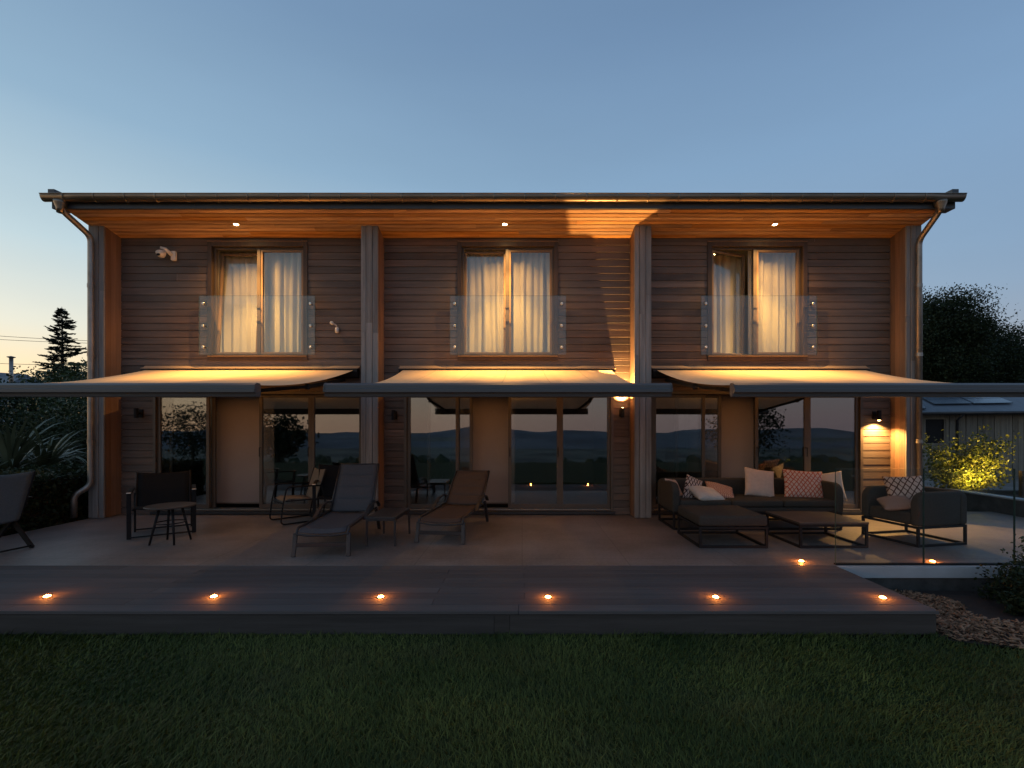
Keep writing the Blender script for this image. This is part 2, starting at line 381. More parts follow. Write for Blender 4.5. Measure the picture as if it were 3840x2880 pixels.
def m_ground():
    m, nt, ns, ls, b = mat_new('lawn soil')
    tc = nd(nt, 'ShaderNodeTexCoord'); v = tc.outputs['Object']
    f = noise(nt, v, .9, 6, .65); f2 = noise(nt, v, 30, 4)
    c = ramp(nt, mth(nt, 'ADD', mth(nt, 'MULTIPLY', f, .6), mth(nt, 'MULTIPLY', f2, .4)), [(.35, (.016, .024, .008)), (.65, (.040, .052, .018))])
    sp = nd(nt, 'ShaderNodeSeparateXYZ'); ls.new(v, sp.inputs[0])          # fields and copses down in the valley, distance haze put into their colour
    fld = nd(nt, 'ShaderNodeTexVoronoi'); ls.new(v, fld.inputs['Vector']); fld.inputs['Scale'].default_value = .006
    fc = ramp(nt, mth(nt, 'ADD', mth(nt, 'MULTIPLY', noise(nt, v, .012, 5), .6), mth(nt, 'MULTIPLY', fld.outputs['Distance'], .5)), [(.35, (.075, .08, .078)), (.5, (.125, .13, .11)), (.7, (.20, .195, .16))])
    far = nd(nt, 'ShaderNodeMapRange'); ls.new(sp.outputs[1], far.inputs[0]); far.inputs[1].default_value = -18; far.inputs[2].default_value = -60
    ls.new(mixc(nt, far.outputs[0], c, fc), b.inputs['Base Color']); b.inputs['Roughness'].default_value = .95; b.inputs['Specular IOR Level'].default_value = .1
    return m
M['ground'] = m_ground()
M['grass'] = leafmat('grass blade', (.010, .021, .002), (.185, .20, .045), .22, .5, .22)
nt = M['grass'].node_tree; b_ = nt.nodes['Principled BSDF']; src = b_.inputs['Base Color'].links[0].from_socket
gv = nd(nt, 'ShaderNodeTexCoord').outputs['Object']; pf = nd(nt, 'ShaderNodeMapRange'); nt.links.new(noise(nt, gv, 1.1, 5, .65), pf.inputs[0]); pf.inputs[1].default_value = .48; pf.inputs[2].default_value = .68
gc = mixc(nt, mth(nt, 'MULTIPLY', pf.outputs[0], .5), src, (.085, .075, .030))
gd = nd(nt, 'ShaderNodeMapRange'); nt.links.new(noise(nt, gv, .7, 3, .5), gd.inputs[0]); gd.inputs[1].default_value = .38; gd.inputs[2].default_value = .55
gc = mixc(nt, mth(nt, 'MULTIPLY', mth(nt, 'SUBTRACT', 1.0, gd.outputs[0]), .6), gc, (.016, .042, .006))
nt.links.new(gc, b_.inputs['Base Color'])
M['hills'] = plain('haze tinted far hillside', (.19, .20, .215), .95, 0, .3, .004, spec=.0)  # bluish grey of the distant air is put into the hill colour
M['leaf_dark'] = leafmat('dark leaf', (.010, .018, .008), (.030, .044, .018), .15, .6, .2)
M['leaf_mid'] = leafmat('mid green leaf', (.020, .034, .012), (.060, .080, .028), .2)
M['leaf_yel'] = leafmat('yellow green leaf', (.045, .065, .010), (.20, .185, .030), .18)
M['needle'] = leafmat('conifer needle', (.010, .016, .010), (.026, .034, .018), .1)
M['strap'] = leafmat('strap leaf', (.040, .052, .026), (.16, .18, .11), .15, .4, .4)
M['chip'] = leafmat('bark chip', (.026, .012, .008), (.40, .235, .145), 0, .85, .2)
M['soil'] = plain('mulch soil', (.022, .012, .009), .95, 0, .4, 12, .6)
M['shedwood'] = wood('shed boards', (.11, .095, .075), (.30, .265, .215), 'z', rough=.8, grey=(.20, .19, .17))
M['shedroof'] = plain('shed roof sheet', (.09, .10, .12), .45, .2, .2, 2, stretch=(6, 1, 1))
M['solar'] = plain('solar panel', (.05, .07, .10), .15, 0, .1, 2, spec=.8)

# ------------------------------------------------------------------ terrain
YW, YF, YE = 8.15, 7.806, 7.39            # wall, front of the fins, eaves
YT, YD = 5.13, 3.846                      # terrace/deck joint, deck front edge
LAWN = -.205
def ground_z(x, y):
    z = LAWN
    if 3.0 < x < 9 and 3.7 < y < 9: z -= .13 * min(1, (y - 3.7) / .5) * min(1, (x - 3.0) / .5)   # hollow of the mulch bed
    if y < -7: z -= min(70, (-7 - y) * .085)
    if y < -900:                              # far side of the valley climbs again
        t = min(1, (-900 - y) / 2200)
        z += t * t * (3 - 2 * t) * (10 + 5 * math.sin(x * .0011 + 1))
    if y > 16: z += (y - 16) * .01
    return z
def axis_pts(lims):
    out = [0]; s = .6
    while out[-1] < lims:
        out.append(out[-1] + s); s *= 1.16
    return [-q for q in out[:0:-1]] + out
gx = axis_pts(6000); gy = [q for q in axis_pts(6000)]
mb = MB(); mb.strip([[Vector((x, y, ground_z(x, y))) for x in gx] for y in gy])
tag(mb.build('ground', M['ground'], smooth=True, fix=False), kind='structure')
# far hills across the valley (they show mirrored in the door glass)
def hill_band(y0, base, hmax, seed, ph):
    rng = np.random.RandomState(seed); xs = np.linspace(-5000, 5000, 320); rows = []
    prof = base + hmax * (.5 + .26 * np.sin(xs * .0031 + ph) + .2 * np.sin(xs * .0074 + ph * 2) + .04 * np.sin(xs * .019 + ph))
    for k, (dy, q) in enumerate(((0, 0), (-120, .45), (-260, .8), (-420, 1.0), (-700, .9))):
        rows.append([Vector((x, y0 + dy, -75 + (h + 75) * q)) for x, h in zip(xs, prof)])
    b = MB(); b.strip(rows); return b
tag(hill_band(-1500, -66, 50, 3, .4).build('hill', M['hills'], smooth=True, fix=False), kind='structure')
tag(hill_band(-3000, -60, 78, 4, 2.1).build('hill', M['hills'], smooth=True, fix=False), kind='structure')

# woods and hedgerows in the valley below the lawn
r2 = np.random.RandomState(61); Vs, Ts = [], []; o_ = 0
bm = bmesh.new(); bmesh.ops.create_icosphere(bm, subdivisions=2, radius=1); iv = np.array([v.co[:] for v in bm.verts]); it = np.array([[v.index for v in f.verts] for f in bm.faces]); bm.free()
spots_ = []
for k in range(80):
    yy = -r2.uniform(190, 760); xx = r2.uniform(-1.5, 1.5) * abs(yy); an = r2.uniform(-.5, .5); m_ = r2.randint(6, 26)
    for q_ in range(m_):
        spots_.append((xx + math.cos(an) * q_ * 5 + r2.normal() * 4, yy + math.sin(an) * q_ * 5 + r2.normal() * 4))
for (xx, yy) in spots_:
    if yy > -170: continue
    rr = r2.uniform(1.6, 4.6); d_ = 1 + .22 * r2.normal(size=len(iv))[:, None]
    Vs.append(iv * d_ * np.array([rr, rr, rr * .9]) + np.array([xx, yy, ground_z(xx, yy) + rr * .5])); Ts.append(it + o_); o_ += len(iv)
tag(raw_mesh('woodland', np.concatenate(Vs), None, M['leaf_mid'], tris=np.concatenate(Ts)), kind='stuff')
# terrace, deck
XL, XD, XR = -7.30, 3.47, 8.55
mb = MB(); mb.box(XL, XR, YT, YW + .3, -.35, 0)
tag(mb.build('terrace', M['terrace'], bevel=.004), kind='structure')
deck = MB(); n = 9; w = (YT - .004 - YD) / n
for i in range(n):
    y0 = YD + i * w; xs = [-9.2, -4.35 + (.9 if i % 2 else 0), .02 + (-.8 if i % 2 else .0) if i else -.03, XD]
    for a, b_ in zip(xs, xs[1:]): deck.box(a + .0015, b_ - .0015, y0 + .0018, y0 + w - (.0018 if i else .005), -.028, 0)
dk = tag(deck.build('deck', M['deck'], bevel=.0025, seg=2), kind='structure')
ris = MB()
for a, b_ in ((-9.2, -.235), (-.232, -.105), (-.102, XD - .02)): ris.box(a, b_, YD + .012, YD + .034, LAWN + .006, -.034)
ris.box(XD - .045, XD - .02, YD + .036, YT - .01, LAWN, -.034)
ris.build('fascia', M['riser'], dk)
sub = MB(); sub.box(-9.2, XD - .05, YD + .04, YT - .01, LAWN, -.032); sub.build('joist', M['black'], dk)

# retaining wall under the terrace right of the deck
rw = thing('retaining_wall', 'low wall with pale grey coping band under the glass balustrade', 'wall', (5.5, YT - .04, LAWN), absolute=True)
b = MB(); b.box(XD + .003, 8.6, YT - .05, YT - .003, -.125, -.002); b.build('coping', M['render'], rw, bevel=.004)
b = MB(); b.box(XD + .003, 8.6, YT - .032, YT - .003, -.55, -.127); b.build('wall', M['stone'], rw)
# ------------------------------------------------------------------ HOUSE
XO0, XO1 = -7.32, 6.736
house = thing('house', 'two storey timber clad house with boarded fins and lit cedar soffit', 'house', (-.3, YW, 0), absolute=True)
FINS = [(-7.32, -7.051), (-2.721, -2.428), (1.893, 2.181), (6.475, 6.736)]
DOORS = [(-6.498, -2.775), (-2.08, 1.61), (2.262, 6.0)]
DTOP = 2.17
WINS = [(-5.526, -3.768), (-1.136, .634), (3.254, 5.009)]
WZ0, WZ1 = 2.713, 4.792
SW, SF, SE = 4.863, 4.970, 5.024
def soff(y): return SW + (SE - SW) * (YW - y) / (YW - YE)
# shell (behind the cladding): front wall with openings, sides, back, floors
shell = MB(); yb = YW + .03
def wall_grid(b, x0, x1, z0, z1, holes, y0, y1):
    xs = sorted({x0, x1, *[h[i] for h in holes for i in (0, 1)]}); zs = sorted({z0, z1, *[h[i] for h in holes for i in (2, 3)]})
    for xa, xb in zip(xs, xs[1:]):
        run = None
        for za, zb in zip(zs, zs[1:]):
            xm, zm = (xa + xb) / 2, (za + zb) / 2
            if any(h[0] < xm < h[1] and h[2] < zm < h[3] for h in holes): continue
            b.box(xa, xb, y0, y1, za, zb)
HO = [(a, b_, .0, DTOP) for a, b_ in DOORS] + [(a + .05, b_ - .05, WZ0 + .05, WZ1 - .05) for a, b_ in WINS]
wall_grid(shell, XO0 + .05, XO1 - .05, 0, SW, HO, yb, yb + .22)
shell.box(XO0 + .05, XO0 + .25, yb + .22, YW + 7, 0, 4.9); shell.box(XO1 - .25, XO1 - .05, yb + .22, YW + 7, 0, 4.9)
shell.box(XO0 + .05, XO1 - .05, YW + 4.6, YW + 4.8, 0, 4.9)
shell.box(XO0 + .25, XO1 - .25, yb + .22, YW + 4.6, 2.38, 2.62)
shell.box(XO0 + .05, XO1 - .05, yb + .22, YW + 4.6, 4.88, 5.0)
for x in (-2.6, 2.03): shell.box(x - .06, x + .06, yb + .22, YW + 4.6, 0, 4.88)
shell.build('interior_wall', M['plaster'], house)
b = MB(); b.box(XO0 + .25, XO1 - .25, YW + .32, YW + 4.6, -.02, .03); b.build('floor', M['interior_floor'], house)
# lap cladding
clad = MB(); PITCH = .1245; rng = random.Random(3)
def clad_run(x0, x1, z0, z1):
    """lapped boards between x0..x1, z0..z1: the foot of a board stands 16 mm out, its head 3 mm"""
    k0 = math.floor(z0 / PITCH) - 1; k = k0
    while k * PITCH < z1:
        za, zb = max(z0, k * PITCH), min(z1, (k + 1) * PITCH); k += 1
        if zb - za < .004: continue
        cuts = [x0]; r2 = random.Random(k * 131 + int(x0 * 57)); x = x0 + r2.uniform(.8, 5.5)
        while x < x1 - .5: cuts.append(x); x += r2.uniform(2.4, 4.6)
        cuts.append(x1)
        for xa, xb in zip(cuts, cuts[1:]):
            g0, g1 = (.0012 if xa > x0 else 0), (.0012 if xb < x1 else 0); jit = r2.uniform(-.0018, .0018)
            ta = (za - (k - 1) * PITCH) / PITCH; tb = (zb - (k - 1) * PITCH) / PITCH
            ya, yb2 = YW - (.0110 - .0042 * ta) + jit, YW - (.0110 - .0042 * tb) + jit; e = .0025
            xa2, xb2 = xa + g0, xb - g1; nseg = max(1, int((xb2 - xa2) / .5)); rows = []
            xs = [xa2 + (xb2 - xa2) * i / nseg for i in range(nseg + 1)]
            wv = [r2.uniform(-.0012, .0012) for _ in xs]
            lip = .0085 if za > z0 + .001 else .0
            rows.append([(x, YW + .015, za) for x in xs])
            rows.append([(x, YW + .015, za + lip + w_) for x, w_ in zip(xs, wv)])
            rows.append([(x, ya + e, za + lip + w_) for x, w_ in zip(xs, wv)])
            rows.append([(x, ya, za + lip + e + w_) for x, w_ in zip(xs, wv)])
            rows.append([(x, yb2, zb + .001) for x in xs])
            rows.append([(x, YW + .015, zb + .001) for x in xs])
            clad.strip(rows)
def clad_wall(x0, x1, z0, z1, holes):
    xs = sorted({x0, x1, *[q for h in holes for q in h[:2] if x0 < q < x1]})
    bands = sorted({z0, z1, *[q for h in holes for q in h[2:] if z0 < q < z1]})
    for za, zb in zip(bands, bands[1:]):
        run = x0; segs = []
        for h in sorted(h for h in holes if h[2] < (za + zb) / 2 < h[3]):
            if h[0] > run: segs.append((run, h[0]))
            run = max(run, h[1])
        if run < x1: segs.append((run, x1))
        for a, c in segs: clad_run(a, c, za, zb)
CH = [(a, b_, -1, DTOP + .002) for a, b_ in DOORS] + [(a, b_, WZ0, WZ1) for a, b_ in WINS]
for (a, b_) in ((FINS[0][1], FINS[1][0]), (FINS[1][1], FINS[2][0]), (FINS[2][1], FINS[3][0])):
    clad_wall(a, b_, .012, SW - .002, [h for h in CH if h[1] > a and h[0] < b_])
clad.build('wall', M['clad'], house, fix=False)
# fins
for i, (a, b_) in enumerate(FINS):
    f_ = MB(); wd = (b_ - a); base = .01
    edges = [a + wd * q for q in (0, .30, .66, 1)]
    for j, (p, q) in enumerate(zip(edges, edges[1:])):                   # vertical boards on the front
        off = (.0, .009, .003)[j]; jz = random.Random(i * 9 + j).uniform(2.5, 3.9)
        f_.box(p + .0035, q - .0035, YF - off, YF + .03, base, jz - .001); f_.box(p + .0035, q - .0035, YF - off + .0015, YF + .03, jz + .001, soff(YF) + .01)
    fin = f_.build('post', M['fin'], house, bevel=.003)
    side = MB(); d = (YW - YF - .033) / 3
    for k in range(3):
        y0 = YF + .033 + k * d
        for (p, q) in ((a + .004, a + .03), (b_ - .03, b_ - .004)): side.box(p, q, y0 + .0015, y0 + d - .0015, base, soff(y0 + d) + .02)
    side.box(a + .032, b_ - .032, YF + .035, YW, base, SW + .05)
    side.build('side_board', M['fin_in'], fin)
# ends of the house beyond the outer fins
for xa, xb in ((XO0 + .002, XO0 + .048), (XO1 - .048, XO1 - .002)):
    b = MB(); b.box(xa, xb, YW + .002, YW + 7, .0, 4.9); b.build('side_wall', M['fin'], house)
# soffit boards
s = MB(); nb = 8; L = YW - YE
for k in range(nb):
    ya, yb_ = YE + .02 + (L - .02) * k / nb + .003, YE + .02 + (L - .02) * (k + 1) / nb - .003
    cuts = [XO0 + .01]; r2 = random.Random(90 + k); x = XO0 + r2.uniform(1.5, 4.5)
    while x < XO1 - 1: cuts.append(x); x += r2.uniform(3.2, 4.8)
    cuts.append(XO1 - .01)
    for xa, xb in zip(cuts, cuts[1:]):
        za, zb = soff(ya + .004), soff(yb_ - .004)
        s.add([(xa + .001, ya + .004, za), (xb - .001, ya + .004, za), (xb - .001, yb_ - .004, zb), (xa + .001, yb_ - .004, zb),
               (xa + .001, ya + .004, za + .02), (xb - .001, ya + .004, za + .02), (xb - .001, yb_ - .004, zb + .02), (xa + .001, yb_ - .004, zb + .02)],
              [(0, 3, 2, 1), (4, 5, 6, 7), (0, 1, 5, 4), (1, 2, 6, 5), (2, 3, 7, 6), (3, 0, 4, 7)])
s.build('soffit', M['soffit'], house, bevel=.005)
b = MB(); b.prism([(YE + .02, SE + .03), (YW + .02, SW + .03), (YW + 7.2, SW + .05), (YW + 7.2, 5.6), (YE + .0, 5.14)], XO0 - .03, XO1 + .03, 'x')
roof = b.build('roof', M['zinc'], house)
x = -7.0
while x < XO1:
    sm = MB(); sm.prism([(YE - .06, 5.16), (YE + .02, 5.262), (YW + 7, 5.70), (YW + 7, 5.5)], x - .014, x + .014, 'x'); sm.build('seam', M['zinc'], roof); x += .48
for sx in (-1, 1):
    xe = XO0 - .10 if sx < 0 else XO1 + .09
    vb = MB(); vb.prism([(YE - .10, 5.16), (YE - .10, 5.288), (YW + 7, 5.74), (YW + 7, 5.5)], xe - .05, xe + .05, 'x'); vb.build('verge', M['zinc'], roof)
b = MB()
xc = [-7.497, -5.2, -3.05, -.6, 1.5, 3.9, 6.905]
for xa, xb in zip(xc, xc[1:]): b.box(xa + .001, xb - .001, YE - .012, YE + .018, SE - .002, 5.135)
b.box(-7.497, -7.33, YE + .02, YE + .16, SE, 5.12); b.box(6.75, 6.905, YE + .02, YE + .16, SE, 5.12)
b.build('fascia', M['fascia'], house, bevel=.002)
# gutter: half round with rolled lip, brackets
GY, GR, GZ = YE - .085, .066, 5.195
g = MB(); xs = [-7.55 + i * (6.954 + 7.55) / 24 for i in range(25)]
def gprof(r): return [(GY - r * math.cos(t), GZ - r * 1.5 * math.sin(t)) for t in [math.pi * k / 10 for k in range(11)]]
g.strip([[(x, p[0], p[1]) for p in gprof(GR)] for x in xs])
g.tube([(-7.55, GY - GR, GZ), (6.954, GY - GR, GZ)], .008, 8)
gut = g.build('gutter', M['gutter'], house, smooth=True, solid=.003, fix=False)
for xe in (-7.55, 6.951): g = MB(); g.prism(gprof(GR), xe, xe + .003, 'x'); g.build('stop_end', M['gutter'], gut)
x = -7.2
while x < 6.8:
    g = MB(); g.strip([[(xx, p[0], p[1]) for p in gprof(GR + .006)] for xx in (x - .013, x + .013)]); g.build('bracket', M['gutter'], gut, solid=.003, smooth=True, fix=False); x += .483
# downpipes
def downpipe(pts, r=.045):
    P = [Vector(p) for p in pts]; path = []
    for i, p in enumerate(P):
        if 0 < i < len(P) - 1:
            a = (P[i - 1] - p).normalized(); c = (P[i + 1] - p).normalized(); q = .10
            for t in (0, .25, .5, .75, 1):
                path.append(p + a * q * (1 - t) ** 2 + c * q * t ** 2)
        else: path.append(p)
    return path
lp = X(341, YF - .07); rp = X(3446, YF - .07)
pa = downpipe([(-7.285, GY, 5.12), (-7.285, GY, 4.98), (lp, YF - .07, 4.72), (lp, YF - .07, .56), (lp - .16, YF - .20, .42), (lp - .16, YF - .20, .05)])
pb = downpipe([(6.60, GY, 5.12), (6.60, GY, 4.96), (rp, YF - .07, 4.66), (rp, YF - .07, .03)])
for path, xh in ((pa, -7.285), (pb, 6.60)):
    p = MB(); p.tube(path, .045, 14); pp = p.build('downpipe', M['pipe'], house, smooth=True)
    h = MB(); h.lathe([(.048, -.18), (.05, -.12), (.085, -.03), (.088, .0)], (xh, GY - .002, 5.10), 14); h.build('outlet', M['gutter'], pp, smooth=True)
    for z in (1.3, 2.75, 3.9):
        xx = lp if xh < 0 else rp
        c = MB(); c.lathe([(.051, -.03), (.051, .03)], (xx, YF - .07, z), 14); c.box(xx - .02, xx + .02, YF - .03, YF + .0, z - .02, z + .02)
        c.build('pipe_clip', M['pipe'], pp)

# ------------------------------------------------------------------ upper windows
def ring(b, x0, x1, z0, z1, w, y0, y1, Mx=None, wb=None):
    wb = w if wb is None else wb
    b.box(x0, x0 + w, y0, y1, z0, z1, Mx); b.box(x1 - w, x1, y0, y1, z0, z1, Mx)
    b.box(x0 + w, x1 - w, y0 + .0006, y1 - .0006, z1 - w, z1, Mx); b.box(x0 + w, x1 - w, y0 + .0006, y1 - .0006, z0, z0 + wb, Mx)
def window(a, c, mode):
    b = MB(); ring(b, a, c, WZ0, WZ1, .075, YW - .028, YW + .16, wb=.06)           # surround
    wobj = b.build('window', M['trim'], house, bevel=.003)
    s_ = MB(); s_.box(a + .01, c - .01, YW - .05, YW + .02, WZ0 + .062, WZ0 + .085); s_.build('sill', M['alu_edge'], wobj, bevel=.002)
    s_ = MB(); s_.box(a + .004, c - .004, YW - .042, YW + .01, WZ1 + .002, WZ1 + .014); s_.build('head_flashing', M['alu_edge'], wobj, bevel=.002)
    ia, ic, iz0, iz1 = a + .077, c - .077, WZ0 + .087, WZ1 - .077; mid = (ia + ic) / 2 - .012
    fr = MB(); ring(fr, ia, ic, iz0, iz1, .03, YW + .04, YW + .11); fr.box(mid - .03, mid + .03, YW + .035, YW + .11, iz0 + .03, iz1 - .03)
    fr.build('frame', M['alu'], wobj, bevel=.003)
    def sash(x0, x1, Mx):
        q = MB(); ring(q, x0, x1, iz0 + .034, iz1 - .034, .034, YW + .045, YW + .10, Mx); sobj = q.build('sash', M['alu_edge'], wobj, bevel=.003)
        q = MB(); q.box(x0 + .038, x1 - .038, YW + .07, YW + .076, iz0 + .072, iz1 - .072, Mx); q.build('pane', M['winpane'], wobj)
    def about(p, rot): return Matrix.Translation(p) @ rot @ Matrix.Translation(-Vector(p))
    l0, l1 = ia + .032, mid - .032
    if mode == 'tilt': Mx = about((0, YW + .05, iz0 + .034), Matrix.Rotation(R(-4.6), 4, 'X'))
    elif mode == 'ajar': Mx = about((0, YW + .05, iz0 + .034), Matrix.Rotation(R(-2.4), 4, 'X'))
    else: Mx = about((l0, YW + .05, 0), Matrix.Rotation(R(19), 4, 'Z'))
    sash(l0, l1, Mx); sash(mid + .032, ic - .032, None)
    h = MB(); h.box(mid - .04, mid + .04, YW + .026, YW + .034, WZ0 + .93, WZ0 + .937)
    h.build('handle', M['black'], wobj)
    return ia, ic, iz0, iz1, mid
WI = [window(a, c, m) for (a, c), m in zip(WINS, ('tilt', 'ajar', 'turn'))]
# curtains
def curtain(x0, x1, z0, z1, y, seed, label):
    r2 = np.random.RandomState(seed); nx, nz = 240, 26; xs = np.linspace(0, 1, nx); rows = []
    npl = (x1 - x0) / .125; ph = r2.rand() * 6; jit = np.interp(xs, np.linspace(0, 1, 9), r2.uniform(-.5, .5, 9))
    for k in range(nz):
        t = k / (nz - 1); amp = .040 + .012 * (1 - t); row = []
        for i, u in enumerate(xs):
            a = math.pi * npl * (u + jit[i] * .09 * (1 - t * .5) + .006 * math.sin(t * 5 + u * 9 + seed)) + ph
            k_ = int(math.floor(a / math.pi)); lob = .65 + .35 * math.sin(k_ * 2.4 + seed)
            row.append((x0 + (x1 - x0) * u + .010 * math.sin(a * 2) * (1 - t), y + .035 - amp * 1.7 * lob * abs(math.sin(a)) ** .75 + .012 * (1 - t) * math.sin(3.1 * u * npl + seed), z0 + (z1 - z0) * t))
        rows.append(row)
    root = MB(); root.strip(rows)
    o = root.build('curtain', M['curt'], None, smooth=True, fix=False)
    return tag(o, label, 'curtain', 'cream curtains behind the upper windows')
WN = ['left window whose sash is tilted in', 'middle window', 'right window with the open sash']
for i, (ia, ic, z0, z1, mid) in enumerate(WI):
    curtain(ia - (.34, .14, .05)[i], mid + .03, z0 - .02, z1 + .02, YW + (.33, .27, .46)[i], 10 + i, 'cream pleated curtain behind left half of the ' + WN[i].replace('left window', 'first window').replace('right window', 'third window'))
    curtain(mid - .04, ic + (.05, .1, .3)[i], z0 - .02, z1 + .02, YW + .225, 20 + i, 'cream pleated curtain behind right half of the ' + WN[i].replace('left window', 'first window').replace('right window', 'third window'))
# glass guards in front of the windows
for (a, c) in ((747, 1181), (1688, 2122), (2629, 3063)):
    yg = YW - .085; x0, x1 = X(a, yg), X(c, yg); z0, z1 = Zh(1330, yg), Zh(1109, yg)
    b = MB(); b.box(x0, x1, yg - .006, yg + .006, z0, z1)
    gb = b.build('balcony_glass', M['balglass'], house)
    e = MB(); ring(e, x0 - .0015, x1 + .0015, z0 - .0015, z1 + .0015, .0015, yg - .006, yg + .006); e.build('edge', M['glassedge'], gb)
    for x in (x0 + .078, x1 - .072):
        for z in (Zh(1139, yg), Zh(1222, yg), Zh(1302, yg)):
            s_ = MB(); Rm = Matrix.Rotation(R(90), 3, 'X').to_4x4()
            s_.lathe([(.0, -.0295), (.018, -.0295), (.024, -.023), (.024, -.008), (.0, -.008)], (x, yg, z), 18, Matrix.Rotation(R(-90), 4, 'X'))
            s_.lathe([(.016, .008), (.016, .068)], (x, yg, z), 14, Matrix.Rotation(R(-90), 4, 'X'))
            s_.build('fixing', M['steel'], gb, smooth=False, bevel=.002)

# ------------------------------------------------------------------ sliding doors
for i, (a, c) in enumerate(DOORS):
    fr = MB(); ring(fr, a, c, .06, DTOP, .05, YW - .012, YW + .19, wb=.03)
    door = fr.build('sliding_door', M['alu'], house, bevel=.003)
    th = MB(); th.box(a - .02, c + .02, YW - .05, YW + .2, .012, .057); th.build('threshold', M['darkmetal'], door, bevel=.003)
    th = MB(); th.box(a + .06, c - .06, YW - .006, YW + .15, .092, .1); th.build('track', M['steel'], door)
    w = (c - a - .1) / 4; z0, z1 = .104, DTOP - .053
    def leaf(x0, x1, y, st=.055):
        q = MB(); ring(q, x0, x1, z0, z1, st, y, y + .045, wb=.075); q.build('door_leaf', M['alu'], door, bevel=.003)
        q = MB(); q.box(x0 + st, x1 - st, y + .018, y + .026, z0 + .075, z1 - st); q.build('pane', M['pane'], door)
    x = a + .05
    leaf(x, x + w + .012, YW + .03)                              # fixed leaf
    so = (.30, .36, .44)[i]
    leaf(x + so * 1.0 - .02 + (0 if i else -.12), x + w + so - .02 + (0 if i else -.12) - .09, YW + .10)             # the leaf slid open behind it
    leaf(x + 2 * w - .012, x + 3 * w + .005, YW + .03); leaf(x + 3 * w - .005 + .01, x + 4 * w, YW + .03)
    for hx in (x + 2 * w + .018, x + 3 * w - .03): h = MB(); h.tube([(hx, YW + .03, 1.18), (hx, YW - .015, 1.18), (hx, YW - .015, 1.02)], .008, 8); h.build('handle', M['black'], door)
    bl = thing('roller_blind', ('taupe blind in the doorway behind the round side table', 'taupe blind in the doorway behind the brown sun lounger', 'taupe blind in the doorway behind the sofa back')[i], 'blind', (x + 1.5 * w, YW + .32, .14), absolute=True, group='blinds in the open doorways')
    q = MB(); q.box(x + w * .8, x + 2 * w + .1, YW + .318, YW + .321, .16, 2.2); q.build('cloth', M['blind'], bl)
    q = MB(); q.box(x + w * .8, x + 2 * w + .1, YW + .31, YW + .33, .138, .16); q.build('bottom_rail', M['alu'], bl)

# ------------------------------------------------------------------ awnings
AWZ, BZ, YB = 2.525, 2.005, 4.97
AW = [(-6.60, -2.88), (-2.12, 1.60), (2.29, 6.01)]
def lamp(name, kind, loc, power, parent, col=WARM, size=.03, rot=(0, 0, 0), spot=None, blend=.6):
    d = bpy.data.lights.new(name, kind); d.energy = power; d.color = col
    d.shadow_soft_size = size
    if kind == 'SPOT': d.spot_size = spot; d.spot_blend = blend
    o = bpy.data.objects.new(name, d); COL.objects.link(o); o.location = Vector(loc) - (world_loc(parent) if parent.get('_abs') else Vector()); o.rotation_euler = rot; o.parent = parent
    return o
AL = ['cream awning over the black sling chair, leftmost of the three', 'cream awning over the two sun loungers, between the inner fins', 'cream awning over the sofa set, rightmost of the three']
for i, (a, c) in enumerate(AW):
    t = thing('awning', AL[i], 'awning', ((a + c) / 2, YW, 2.0), absolute=True, group='awnings pulled out over the terrace')
    rows = []; nx = 34; ny = 26; r2 = np.random.RandomState(40 + i)
    for k in range(ny + 1):
        u = k / ny; y = YW - .12 + (YB + .06 - (YW - .12)) * u; z = AWZ + (BZ - .012 - AWZ) * u
        row = []
        for j in range(nx + 1):
            v = j / nx; e = abs(v * 2 - 1) ** 3
            sag = (.052 + .034 * e) * 4 * u * (1 - u) + .006 * math.sin(v * 24 + i + 2 * u) * math.sin(math.pi * u) + .004 * math.sin(v * 57 + i * 2) * u * (1 - u) * 2
            xin = .05 + .022 * math.sin(math.pi * u)
            row.append((a + xin + (c - a - 2 * xin) * v, y, z - sag))
        rows.append(row)
    q = MB(); q.strip(rows); q.build('canvas', M['awn'], t, smooth=True, fix=False)
    q = MB(); y0 = YB
    prof = [(y0, BZ - .02), (y0 + .04, BZ + .004), (y0 + .10, BZ + .002), (y0 + .11, BZ - .09), (y0 + .10, BZ - .145), (y0 + .03, BZ - .145), (y0 + .022, BZ - .105), (y0 - .012, BZ - .100), (y0 - .012, BZ - .062), (y0 - .001, BZ - .058)]
    q.prism(prof, a, c, 'x'); fb = q.build('front_bar', M['bar'], t, bevel=.003)
    for xe in (a - .012, c): q = MB(); q.prism([(p[0] + (.004 if p[0] > y0 + .05 else -.004), p[1] + .003) for p in prof], xe, xe + .012, 'x'); q.build('end_cap', M['bar'], fb)
    q = MB(); q.prism([(YW - .015, AWZ - .13), (YW - .015, AWZ + .030), (YW - .12, AWZ + .016), (YW - .125, AWZ - .02), (YW - .10, AWZ - .11)], a - .02, c + .02, 'x'); q.build('cassette', M['black'], t, bevel=.004)
    q = MB(); q.prism([(YW - .014, AWZ + .032), (YW - .014, AWZ + .095), (YW - .05, AWZ + .062), (YW - .118, AWZ + .040), (YW - .118, AWZ + .030)], a - .03, c + .03, 'x'); q.build('hood', M['hood'], t, bevel=.002)
    for s_ in (-1, 1):
        xs0 = (a + .22) if s_ < 0 else (c - .22); p0 = Vector((xs0, YW - .08, AWZ - .16)); p2 = Vector((xs0 + s_ * -.10, YB + .07, BZ - .10)); p1 = (p0 + p2) / 2 + Vector((-s_ * -.11, 0, -.025))
        q = MB(); q.bar(p0, p1, .04, .055); q.bar(p1, p2, .035, .045); q.lathe([(.035, -.04), (.035, .04)], p1, 12); q.build('arm', M['black'], t, bevel=.006)

